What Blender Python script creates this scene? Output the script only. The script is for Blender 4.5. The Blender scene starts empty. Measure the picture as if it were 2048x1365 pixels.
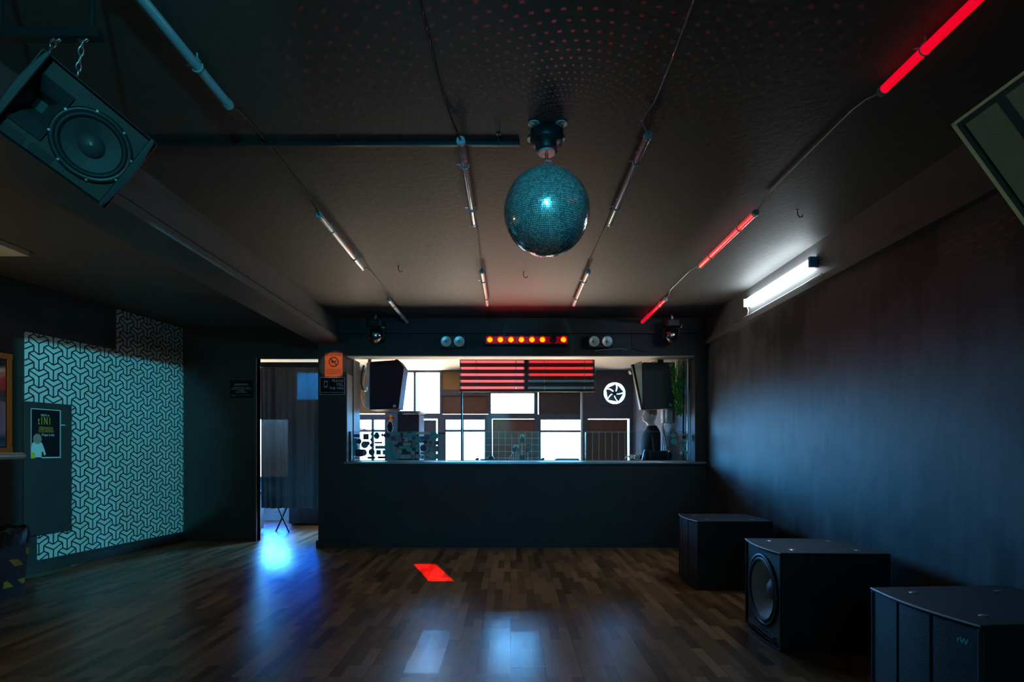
import bpy, math, random
from mathutils import Vector, Matrix
R = random.Random(11)
SC = bpy.context.scene
COL = SC.collection
PI = math.pi
# the photograph: 2048x1365, one metre at depth Y covers F/Y pixels, horizon at row CY
F, CX, CY, CH = 1100.0, 1021.0, 898.0, 1.25
def W(px, py, Y):
    return Vector(((px - CX) * Y / F, Y, CH - (py - CY) * Y / F))
# ------------------------------------------------------------------ camera
cd = bpy.data.cameras.new('camera'); cam = bpy.data.objects.new('camera', cd); COL.objects.link(cam)
cam.location = (0, 0, CH); cam.rotation_euler = (PI / 2, 0, 0)
cd.sensor_width = 36; cd.lens = F / 2048 * 36
cd.shift_x = (1024 - CX) / 2048; cd.shift_y = (CY - 682.5) / 2048
cd.clip_start = 0.05
SC.camera = cam
SC.view_settings.view_transform = 'Standard'; SC.view_settings.look = 'None'
SC.view_settings.gamma = 1; SC.view_settings.use_curve_mapping = False
SC.view_settings.exposure = 0.0
SC.cycles.use_denoising = True
SC.cycles.max_bounces = 10; SC.cycles.diffuse_bounces = 5; SC.cycles.glossy_bounces = 4
SC.cycles.transparent_max_bounces = 16; SC.cycles.transmission_bounces = 6
SC.cycles.caustics_reflective = False; SC.cycles.caustics_refractive = False
SC.cycles.sample_clamp_indirect = 4.0
# ------------------------------------------------------------------ world: bright hazy day, blue above, warm sunlit ground below
wd = bpy.data.worlds.new('daylight'); SC.world = wd; wd.use_nodes = True
wn, wl = wd.node_tree.nodes, wd.node_tree.links
bg = wn['Background']; tc = wn.new('ShaderNodeTexCoord'); sx = wn.new('ShaderNodeSeparateXYZ')
mr = wn.new('ShaderNodeMapRange'); mr.inputs[1].default_value = -0.7; mr.inputs[2].default_value = 0.7
cr = wn.new('ShaderNodeValToRGB')
wl.new(tc.outputs['Generated'], sx.inputs[0]); wl.new(sx.outputs[2], mr.inputs[0]); wl.new(mr.outputs[0], cr.inputs[0]); wl.new(cr.outputs[0], bg.inputs[0])
# (height of the view direction, colour): bands shaped for the room's light, warm below, dim horizon, blue above
SKY = [(-0.60, (52, 43, 33)), (-0.38, (42, 35, 27)), (-0.26, (8, 6.8, 5.5)), (-0.16, (2.2, 2.0, 1.7)), (-0.02, (3.5, 3.6, 3.7)), (0.04, (8, 16, 27)), (0.12, (13, 64, 138)), (0.22, (13, 76, 180)), (0.30, (9, 30, 62)), (0.38, (8, 27, 62)), (0.65, (8, 30, 70))]
els = cr.color_ramp.elements
while len(els) > 1: els.remove(els[-1])
els[0].position = (SKY[0][0] + 0.7) / 1.4; els[0].color = (*[v / 420 for v in SKY[0][1]], 1)
for hgt, c_ in SKY[1:]:
    el = els.new((hgt + 0.7) / 1.4); el.color = (*[v / 420 for v in c_], 1)
WORLD = 420.0
bg.inputs[1].default_value = WORLD
# ------------------------------------------------------------------ lamps of the room and added fill spots
def lamp(name, kind, loc, power, color, **kw):
    l = bpy.data.lights.new(name, kind); o = bpy.data.objects.new(name, l); COL.objects.link(o)
    o.location = loc; l.energy = power; l.color = color
    for k, v in kw.items():
        if k == 'aim':
            o.rotation_euler = (Vector(v) - Vector(loc)).to_track_quat('-Z', 'Y').to_euler()
        else:
            setattr(l, k, v)
    return o
# cyan stage wash hung behind the camera, thrown across the room to the papered wall
CYAN = (0.07, 0.78, 1.0)
wash = lamp('cyan_wash_lamp', 'SPOT', (0.0, 1.6, 2.75), 780, CYAN, aim=(-4.70, 6.14, 1.22), spot_size=math.radians(28.5), spot_blend=0.32, shadow_soft_size=0.04)
lamp('cyan_rear_lamp', 'SPOT', (0.1, -0.6, 2.45), 420, CYAN, aim=(0.1, -3.2, 1.35), spot_size=math.radians(125), spot_blend=0.8, shadow_soft_size=0.06)
lamp('cyan_ball_lamp', 'SPOT', (0.05, -0.9, 2.40), 900, CYAN, aim=(0.187, 2.84, 2.475), spot_size=math.radians(6.5), spot_blend=0.10, shadow_soft_size=0.05)
lamp('cyan_side_fill', 'SPOT', (0.0, -0.6, 2.30), 110, CYAN, aim=(-1.36, 2.0, 2.56), spot_size=math.radians(27), spot_blend=0.5, shadow_soft_size=0.05)  # added cyan spot, brightens the near tube and left speaker
lamp('blue_front_fill', 'SPOT', (-0.35, -0.9, 2.45), 200, (0.05, 0.55, 1.0), aim=(-0.2, 6.95, 1.45), spot_size=math.radians(42), spot_blend=0.7, shadow_soft_size=0.08)  # added blue fill, lifts the dark front wall
lamp('bar_lamp', 'POINT', (-4.40, 3.85, 1.92), 8, (1.0, 0.72, 0.42), shadow_soft_size=0.06)
lamp('booth_cyan_fill', 'SPOT', (-0.28, 8.5, 2.50), 60, CYAN, aim=(-0.22, 9.64, 1.66), spot_size=math.radians(24), spot_blend=0.9, shadow_soft_size=0.03)  # added spot making the cyan patch on the window board
lamp('right_speaker_fill', 'SPOT', (1.0, -0.9, 1.9), 14, (1.0, 0.80, 0.50), aim=(1.72, 1.8, 2.22), spot_size=math.radians(19), spot_blend=0.6, shadow_soft_size=0.05)  # added warm fill for the right speaker, no fixture there
lamp('left_speaker_fill', 'SPOT', (-0.7, -0.9, 1.9), 5, (1.0, 0.78, 0.55), aim=(-1.47, 1.8, 2.32), spot_size=math.radians(18), spot_blend=0.6, shadow_soft_size=0.05)  # added warm fill for the left speaker, no fixture there
lamp('notice_fill', 'SPOT', (-1.7, 5.2, 2.86), 60, (1.0, 0.80, 0.60), aim=W(667.5, 730, 6.95), spot_size=math.radians(11), spot_blend=0.4, shadow_soft_size=0.02)  # added spot that keeps the notice orange under the cyan
# red gobo beam: a framed square of red light thrown on the dance floor by the left moving head
def gobo(l):
    l.use_nodes = True; n, k = l.node_tree.nodes, l.node_tree.links
    em = [x for x in n if x.type == 'EMISSION'][0]; g = n.new('ShaderNodeNewGeometry'); s_ = n.new('ShaderNodeSeparateXYZ'); k.new(g.outputs['Incoming'], s_.inputs[0])
    def mth(op, a, b=None, c=None):
        q = n.new('ShaderNodeMath'); q.operation = op
        for i_, v in enumerate((a, b, c)):
            if v is None: continue
            if isinstance(v, (int, float)): q.inputs[i_].default_value = v
            else: k.new(v, q.inputs[i_])
        return q.outputs[0]
    return em, s_, k, mth
em, s_, k, mth = gobo(wash.data)      # barn doors of the wash: cut at the left end of the papered wall, feathered to the right
tz_ = mth('DIVIDE', s_.outputs[0], s_.outputs[1])
lim = lambda v, e_: mth('MINIMUM', mth('MAXIMUM', mth('DIVIDE', v, e_), 0.0), 1.0)
top_ = lim(mth('SUBTRACT', mth('DIVIDE', s_.outputs[2], s_.outputs[0]), 0.083), 0.010)
low_ = lim(mth('SUBTRACT', 0.605, mth('DIVIDE', s_.outputs[2], s_.outputs[0])), 0.02)
k.new(mth('MULTIPLY', mth('MULTIPLY', top_, low_), mth('MULTIPLY', lim(mth('ADD', tz_, 1.30), 0.04), lim(mth('SUBTRACT', -0.61, tz_), 0.14))), em.inputs['Strength'])
GL = Vector((-1.62, 6.60, 2.60))
go = lamp('red_gobo_lamp', 'SPOT', GL, 1900, (1.0, 0.0, 0.0), aim=(-0.79, 5.57, 0.0), spot_size=math.radians(30), spot_blend=0.1, shadow_soft_size=0.0)
em, s_, k, mth = gobo(go.data)
dx = mth('MULTIPLY', mth('DIVIDE', s_.outputs[0], s_.outputs[2]), -GL.z); dy = mth('MULTIPLY', mth('DIVIDE', s_.outputs[1], s_.outputs[2]), -GL.z)
fx = mth('ADD', dx, GL.x + 0.79); fy = mth('ADD', dy, GL.y - 5.57)       # floor point relative to the patch centre
vv = mth('ABSOLUTE', fy); uu = mth('ABSOLUTE', mth('MULTIPLY_ADD', fy, 0.36, fx))
def soft(v, lim, e_): 
    return mth('MINIMUM', mth('MAXIMUM', mth('DIVIDE', mth('SUBTRACT', lim, v), e_), 0.0), 1.0)
k.new(mth('MULTIPLY', soft(uu, 0.125, 0.02), soft(vv, 0.40, 0.06)), em.inputs['Strength'])
# added bodiless lamp standing in for red spots the mirror ball reflects
bo_ = lamp('ball_spots_stand_in', 'POINT', (0.262, 2.83, 2.715), 5.0, (1.0, 0.10, 0.10), shadow_soft_size=0.0)
em, s_, k, mth = gobo(bo_.data)
az = mth('ARCTAN2', s_.outputs[1], s_.outputs[0]); hy = mth('SQRT', mth('ADD', mth('MULTIPLY', s_.outputs[0], s_.outputs[0]), mth('MULTIPLY', s_.outputs[1], s_.outputs[1])))
rr_ = mth('DIVIDE', hy, mth('MAXIMUM', mth('ABSOLUTE', s_.outputs[2]), 0.02))       # distance on the ceiling over lamp depth
row = mth('MULTIPLY', mth('SQRT', rr_), 13.0); odd = mth('MULTIPLY', mth('FLOOR', row), 0.37)
fa = mth('ABSOLUTE', mth('SUBTRACT', mth('FRACT', mth('ADD', mth('MULTIPLY', az, 13.0), odd)), 0.5)); fr2 = mth('ABSOLUTE', mth('SUBTRACT', mth('FRACT', row), 0.5))
dot = mth('MULTIPLY', mth('LESS_THAN', fa, 0.15), mth('LESS_THAN', fr2, 0.12))
k.new(mth('MULTIPLY', mth('MULTIPLY', dot, mth('LESS_THAN', rr_, 7.5)), mth('MULTIPLY', mth('MULTIPLY', rr_, rr_), 0.16)), em.inputs['Strength'])
# ------------------------------------------------------------------ materials
MATS = {}
def mat(name, col, rough=0.5, metal=0.0, var=0.25, scale=8.0, bump=0.0, spec=0.5, coat=0.0, emit=None, es=0.0, stretch=None):
    m = bpy.data.materials.new(name); m.use_nodes = True
    n, l = m.node_tree.nodes, m.node_tree.links
    b = n['Principled BSDF']
    b.inputs['Roughness'].default_value = rough; b.inputs['Metallic'].default_value = metal
    b.inputs['Specular IOR Level'].default_value = spec
    b.inputs['Coat Weight'].default_value = coat
    t = n.new('ShaderNodeTexCoord'); nz = n.new('ShaderNodeTexNoise'); nz.inputs['Scale'].default_value = scale; nz.inputs['Detail'].default_value = 5
    if stretch:
        mp = n.new('ShaderNodeMapping'); mp.inputs['Scale'].default_value = stretch
        l.new(t.outputs['Object'], mp.inputs[0]); l.new(mp.outputs[0], nz.inputs[0])
    else:
        l.new(t.outputs['Object'], nz.inputs[0])
    mx = n.new('ShaderNodeMix'); mx.data_type = 'RGBA'
    c = Vector(col[:3])
    mx.inputs[6].default_value = (*(c * (1 - var)), 1); mx.inputs[7].default_value = (*(c * (1 + var)), 1)
    l.new(nz.outputs[0], mx.inputs[0]); l.new(mx.outputs[2], b.inputs['Base Color'])
    if bump:
        bp = n.new('ShaderNodeBump'); bp.inputs['Strength'].default_value = bump; bp.inputs['Distance'].default_value = 0.01
        l.new(nz.outputs[0], bp.inputs['Height']); l.new(bp.outputs[0], b.inputs['Normal'])
    if emit:
        b.inputs['Emission Color'].default_value = (*emit, 1); b.inputs['Emission Strength'].default_value = es
    MATS[name] = m
    return m
BLACKW = mat('black wall paint', (0.030, 0.031, 0.034), 0.62, var=0.35, scale=5, bump=0.15)
CEILP = mat('charcoal ceiling paint', (0.090, 0.088, 0.085), 0.62, var=0.2, scale=26, bump=0.25, spec=0.22)
BEAMP = mat('beam paint', (0.085, 0.085, 0.086), 0.55, var=0.2, scale=12, bump=0.1)
PAPER = mat('pale wallpaper', (0.62, 0.64, 0.62), 0.55, var=0.16, scale=3)
PLINE = mat('wallpaper line', (0.012, 0.012, 0.014), 0.6)
BACKW = mat('grey back room paint', (0.20, 0.195, 0.20), 0.7, scale=4)
BACKC = mat('cream back room ceiling', (0.62, 0.57, 0.50), 0.7, scale=4, var=0.1)
JAMB = mat('grey jamb paint', (0.30, 0.29, 0.27), 0.5, scale=6, var=0.2)
SILL = mat('steel sill', (0.45, 0.47, 0.47), 0.3, metal=0.8)
FRAME = mat('dark window frame', (0.075, 0.068, 0.085), 0.5)
REARP = mat('rear wall paint', (0.42, 0.43, 0.43), 0.7)
BLACKP = mat('black plastic', (0.018, 0.018, 0.019), 0.42, bump=0.08, scale=60)
CABP = mat('black cabinet paint', (0.022, 0.023, 0.026), 0.5, bump=0.14, scale=260)
RUBBER = mat('rubber', (0.012, 0.012, 0.013), 0.6)
CONE = mat('speaker cone', (0.10, 0.105, 0.11), 0.55, scale=30)
GRILLE = mat('grille cloth', (0.035, 0.037, 0.042), 0.7, bump=0.6, scale=260)
GRILLE2 = mat('grille cloth with warm light', (0.30, 0.27, 0.19), 0.75, bump=0.7, scale=240)  # olive holds the warm light falling on the grille
EDGE = mat('painted warm light edge', (0.75, 0.62, 0.36), 0.35)  # warm light caught by the speaker edge, put into the colour
STEEL = mat('galvanised steel', (0.55, 0.56, 0.57), 0.3, metal=1.0)
CHROME = mat('chrome', (0.8, 0.8, 0.8), 0.12, metal=1.0, var=0.03)
DKMET = mat('dark metal', (0.035, 0.036, 0.038), 0.35, metal=0.4)
WHITEP = mat('white plastic', (0.72, 0.73, 0.72), 0.35, var=0.06)
TUBEW = mat('milky tube', (0.86, 0.88, 0.90), 0.18, var=0.05)
TUBEC = mat('milky tube with cyan light', (0.20, 0.56, 0.70), 0.18, var=0.05)  # cyan light falling on the tube is mixed into its colour
TUBEDIM = mat('clear tube', (0.30, 0.31, 0.33), 0.12, var=0.05)
CAPM = mat('tube end cap', (0.42, 0.46, 0.47), 0.2)
REDT = mat('lit red tube', (0.5, 0.05, 0.05), 0.25, emit=(1.0, 0.045, 0.05), es=0.75, var=0.1)
REDB = mat('bright lit red tube', (0.5, 0.02, 0.03), 0.25, emit=(1.0, 0.0, 0.022), es=0.85, var=0.1)
PINKT = mat('lit pink red tube', (0.6, 0.2, 0.2), 0.25, emit=(1.0, 0.16, 0.17), es=0.9, var=0.1)
BATT = mat('lit batten', (0.9, 0.9, 0.9), 0.3, emit=(0.80, 0.93, 1.0), es=26.0, var=0.02)
BLUECAP = mat('blue batten cap', (0.10, 0.30, 0.62), 0.4)
LEDR = mat('red led', (0.6, 0.05, 0.02), 0.3, emit=(1.0, 0.0105, 0.0), es=70.0, var=0.02)
LEDOFF = mat('unlit led', (0.12, 0.02, 0.03), 0.2)
REDHALO = mat('red acrylic halo glow', (0.55, 0.01, 0.02), 0.35, emit=(1.0, 0.0, 0.03), es=0.14)  # added glow stands in for the halo round the red lamps
REFL = mat('lamp reflector', (0.75, 0.78, 0.78), 0.35, metal=0.6, var=0.05)
BULB = mat('lamp bulb', (0.65, 0.55, 0.3), 0.2)
MIRT = mat('mirror tile', (0.80, 0.86, 0.88), 0.14, metal=0.86, var=0.12, scale=60)
def per_tile(m):      # brightness differs at random from tile to tile
    n, l = m.node_tree.nodes, m.node_tree.links; b = n['Principled BSDF']; g = n.new('ShaderNodeNewGeometry')
    r = n.new('ShaderNodeMapRange'); r.inputs[3].default_value = 0.45; r.inputs[4].default_value = 1.0; l.new(g.outputs['Random Per Island'], r.inputs[0])
    mx = n.new('ShaderNodeMix'); mx.data_type = 'RGBA'; mx.blend_type = 'MULTIPLY'; mx.inputs[0].default_value = 1
    src = b.inputs['Base Color'].links[0].from_socket; l.new(src, mx.inputs[6]); l.new(r.outputs[0], mx.inputs[7]); l.new(mx.outputs[2], b.inputs['Base Color'])
per_tile(MIRT)
GROUT = mat('ball core', (0.02, 0.02, 0.022), 0.5)
PINKP = mat('pale bracket', (0.62, 0.50, 0.46), 0.4)
ORANGE = mat('orange paper', (0.86, 0.13, 0.022), 0.6, var=0.06)
INK = mat('black ink', (0.008, 0.008, 0.008), 0.6)
SIGNBK = mat('black sign', (0.006, 0.008, 0.012), 0.6, spec=0.2)
SIGNW = mat('pale lettering', (0.62, 0.66, 0.66), 0.5, var=0.05)
YELLOW = mat('yellow print', (0.80, 0.52, 0.03), 0.5, var=0.08)
ORPRINT = mat('orange print', (0.68, 0.30, 0.05), 0.5)
SKINP = mat('printed skin', (0.34, 0.24, 0.19), 0.6)
TAPEY = mat('yellow tape', (0.62, 0.60, 0.03), 0.45)
WOOD = mat('golden wood', (0.55, 0.28, 0.08), 0.4, stretch=(2, 2, 14))
BEIGE = mat('beige bar edge', (0.60, 0.52, 0.36), 0.35)
PALEC = mat('pale soffit', (0.55, 0.55, 0.50), 0.7)
SKIN = mat('mannequin skin', (0.62, 0.55, 0.47), 0.45, var=0.06)
HAIR = mat('shaved hair', (0.20, 0.16, 0.13), 0.7)
JACKET = mat('black jacket', (0.007, 0.008, 0.010), 0.8, scale=20, spec=0.12)
LEAF = mat('green plant', (0.02, 0.30, 0.025), 0.55, var=0.5, scale=20)
REDS = mat('red print', (0.72, 0.02, 0.03), 0.45)
COOLER = mat('blue grey cooler', (0.16, 0.21, 0.30), 0.35)
GREYBOX = mat('grey box', (0.48, 0.48, 0.50), 0.5)
WIREW = mat('pale wire', (0.55, 0.55, 0.55), 0.4)
COPPER = mat('coloured cable', (0.35, 0.30, 0.45), 0.4)
SCRAP = mat('paper scrap', (0.6, 0.7, 0.68), 0.7)
CASEF = mat('grey case', (0.28, 0.28, 0.30), 0.6, scale=40)
def glassy(name, tint, gloss=0.06, rough=0.02):
    m = bpy.data.materials.new(name); m.use_nodes = True
    n, l = m.node_tree.nodes, m.node_tree.links
    for x in list(n):
        if x.type != 'OUTPUT_MATERIAL': n.remove(x)
    out = [x for x in n if x.type == 'OUTPUT_MATERIAL'][0]
    tr = n.new('ShaderNodeBsdfTransparent'); tr.inputs[0].default_value = (*tint, 1)
    gl = n.new('ShaderNodeBsdfGlossy'); gl.inputs['Roughness'].default_value = rough
    mx = n.new('ShaderNodeMixShader'); fr = n.new('ShaderNodeLayerWeight'); fr.inputs[0].default_value = 0.25
    ml = n.new('ShaderNodeMath'); ml.operation = 'MULTIPLY_ADD'; ml.inputs[1].default_value = 0.5; ml.inputs[2].default_value = gloss
    l.new(fr.outputs['Fresnel'], ml.inputs[0]); l.new(ml.outputs[0], mx.inputs[0]); l.new(tr.outputs[0], mx.inputs[1]); l.new(gl.outputs[0], mx.inputs[2]); l.new(mx.outputs[0], out.inputs[0])
    return m
PANE = glassy('window glass', (0.97, 0.97, 0.96), 0.02)
BLUEPANE = glassy('blue film glass', (0.0, 0.26, 0.50), 0.02)
BLUEPANE2 = glassy('bright blue film glass', (0.05, 0.62, 0.75), 0.02)
BALUS = glassy('balustrade glass', (0.90, 0.95, 0.95), 0.03)
def thin(name, col, trans, amount, sheer=0.0, rough=0.6):
    m = mat(name, col, rough, scale=14)
    n, l = m.node_tree.nodes, m.node_tree.links
    b = n['Principled BSDF']; out = [x for x in n if x.type == 'OUTPUT_MATERIAL'][0]
    tl = n.new('ShaderNodeBsdfTranslucent'); tl.inputs[0].default_value = (*trans, 1)
    mx = n.new('ShaderNodeMixShader'); mx.inputs[0].default_value = amount
    l.new(b.outputs[0], mx.inputs[1]); l.new(tl.outputs[0], mx.inputs[2]); l.new(mx.outputs[0], out.inputs[0])
    if sheer:
        tp = n.new('ShaderNodeBsdfTransparent'); m2 = n.new('ShaderNodeMixShader'); m2.inputs[0].default_value = sheer
        l.new(mx.outputs[0], m2.inputs[1]); l.new(tp.outputs[0], m2.inputs[2]); l.new(m2.outputs[0], out.inputs[0])
    return m
BOARDO = thin('orange board', (0.30, 0.15, 0.05), (0.50, 0.17, 0.03), 0.040)
BOARDB = thin('brown board', (0.16, 0.06, 0.035), (0.40, 0.10, 0.03), 0.010)
BOARDD = thin('dark board', (0.06, 0.04, 0.04), (0.3, 0.1, 0.05), 0.003)
CURT = thin('dark curtain cloth', (0.050, 0.050, 0.060), (0.40, 0.36, 0.32), 0.016, 0.0042, 0.8)
# floor: three-strip laminate, planks along Y, a few glossier replacement planks
def floor_mat():
    m = bpy.data.materials.new('dark strip laminate'); m.use_nodes = True
    n, l = m.node_tree.nodes, m.node_tree.links; b = n['Principled BSDF']
    t = n.new('ShaderNodeTexCoord'); mp = n.new('ShaderNodeMapping'); mp.inputs['Rotation'].default_value = (0, 0, PI / 2)
    l.new(t.outputs['Object'], mp.inputs[0])
    def brick(c1, c2, mort, w, h, ms, off, fr=2):
        k = n.new('ShaderNodeTexBrick'); k.offset = off; k.offset_frequency = fr; k.inputs['Scale'].default_value = 1
        k.inputs['Color1'].default_value = (*c1, 1); k.inputs['Color2'].default_value = (*c2, 1); k.inputs['Mortar'].default_value = (*mort, 1)
        k.inputs['Brick Width'].default_value = w; k.inputs['Row Height'].default_value = h; k.inputs['Mortar Size'].default_value = ms
        k.inputs['Mortar Smooth'].default_value = 0; k.inputs['Bias'].default_value = 0
        l.new(mp.outputs[0], k.inputs[0]); return k
    s = brick((0.125, 0.066, 0.032), (0.42, 0.245, 0.128), (0.09, 0.055, 0.03), 0.43, 0.2 / 3, 0.0, 0.37)
    p = brick((0.8, 0.8, 0.8), (1.15, 1.15, 1.15), (0.25, 0.25, 0.25), 1.28, 0.2, 0.0016, 0.45)
    nz = n.new('ShaderNodeTexNoise'); nz.inputs['Scale'].default_value = 6; nz.inputs['Detail'].default_value = 6
    m2 = n.new('ShaderNodeMapping'); m2.inputs['Scale'].default_value = (9, 0.7, 1); l.new(t.outputs['Object'], m2.inputs[0]); l.new(m2.outputs[0], nz.inputs[0])
    a = n.new('ShaderNodeMix'); a.data_type = 'RGBA'; a.blend_type = 'MULTIPLY'; a.inputs[0].default_value = 1
    l.new(s.outputs[0], a.inputs[6]); l.new(p.outputs[0], a.inputs[7])
    g = n.new('ShaderNodeMapRange'); g.inputs[3].default_value = 0.7; g.inputs[4].default_value = 1.3; l.new(nz.outputs[0], g.inputs[0])
    a2 = n.new('ShaderNodeMix'); a2.data_type = 'RGBA'; a2.blend_type = 'MULTIPLY'; a2.inputs[0].default_value = 1
    l.new(a.outputs[2], a2.inputs[6]); l.new(g.outputs[0], a2.inputs[7]); l.new(a2.outputs[2], b.inputs['Base Color'])
    # glossy replacement planks
    sp = n.new('ShaderNodeSeparateXYZ'); l.new(t.outputs['Object'], sp.inputs[0])
    def cmpn(src, c, eps):
        k = n.new('ShaderNodeMath'); k.operation = 'COMPARE'; k.inputs[1].default_value = c; k.inputs[2].default_value = eps; l.new(src, k.inputs[0]); return k.outputs[0]
    def op(o, x, y):
        k = n.new('ShaderNodeMath'); k.operation = o; l.new(x, k.inputs[0]); l.new(y, k.inputs[1]); return k.outputs[0]
    g1 = op('MULTIPLY', cmpn(sp.outputs[0], -0.5, 0.1), cmpn(sp.outputs[1], 3.42, 0.36))
    g2 = op('MULTIPLY', cmpn(sp.outputs[0], 0.1, 0.1), cmpn(sp.outputs[1], 3.1, 0.65))
    g3 = op('MULTIPLY', cmpn(sp.outputs[0], -0.1, 0.1), cmpn(sp.outputs[1], 3.57, 0.52))
    gm = op('MAXIMUM', op('MAXIMUM', g1, g2), g3)
    r = n.new('ShaderNodeMapRange'); r.inputs[3].default_value = 0.25; r.inputs[4].default_value = 0.17; l.new(gm, r.inputs[0])
    nr = n.new('ShaderNodeMath'); nr.operation = 'MULTIPLY_ADD'; nr.inputs[1].default_value = 0.12; l.new(nz.outputs[0], nr.inputs[0]); l.new(r.outputs[0], nr.inputs[2])
    l.new(nr.outputs[0], b.inputs['Roughness'])
    b.inputs['Specular IOR Level'].default_value = 0.28
    return m
FLOOR = floor_mat()
def wall_mat():   # right wall: dark distemper with drips and scuffs
    m = bpy.data.materials.new('scuffed dark wall paint'); m.use_nodes = True
    n, l = m.node_tree.nodes, m.node_tree.links; b = n['Principled BSDF']
    t = n.new('ShaderNodeTexCoord'); mp = n.new('ShaderNodeMapping'); mp.inputs['Scale'].default_value = (1, 5, 0.6); l.new(t.outputs['Object'], mp.inputs[0])
    a = n.new('ShaderNodeTexNoise'); a.inputs['Scale'].default_value = 2.2; a.inputs['Detail'].default_value = 7; l.new(mp.outputs[0], a.inputs[0])
    c = n.new('ShaderNodeTexNoise'); c.inputs['Scale'].default_value = 1.6; c.inputs['Detail'].default_value = 6; l.new(t.outputs['Object'], c.inputs[0])
    mu = n.new('ShaderNodeMath'); mu.operation = 'MULTIPLY_ADD'; mu.inputs[1].default_value = 0.45; l.new(a.outputs[0], mu.inputs[0]); l.new(c.outputs[0], mu.inputs[2])
    r = n.new('ShaderNodeValToRGB'); r.color_ramp.elements[0].position = 0.44; r.color_ramp.elements[0].color = (0.034, 0.035, 0.037, 1)
    r.color_ramp.elements[1].position = 0.57; r.color_ramp.elements[1].color = (0.092, 0.093, 0.098, 1)
    hf = n.new('ShaderNodeMath'); hf.operation = 'MULTIPLY'; hf.inputs[1].default_value = 0.69; l.new(mu.outputs[0], hf.inputs[0])
    l.new(hf.outputs[0], r.inputs[0]); l.new(r.outputs[0], b.inputs['Base Color'])
    b.inputs['Roughness'].default_value = 0.48; b.inputs['Specular IOR Level'].default_value = 0.25
    bp = n.new('ShaderNodeBump'); bp.inputs['Strength'].default_value = 0.25; bp.inputs['Distance'].default_value = 0.02
    l.new(c.outputs[0], bp.inputs['Height']); l.new(bp.outputs[0], b.inputs['Normal'])
    return m
WALLR = wall_mat()
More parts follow.
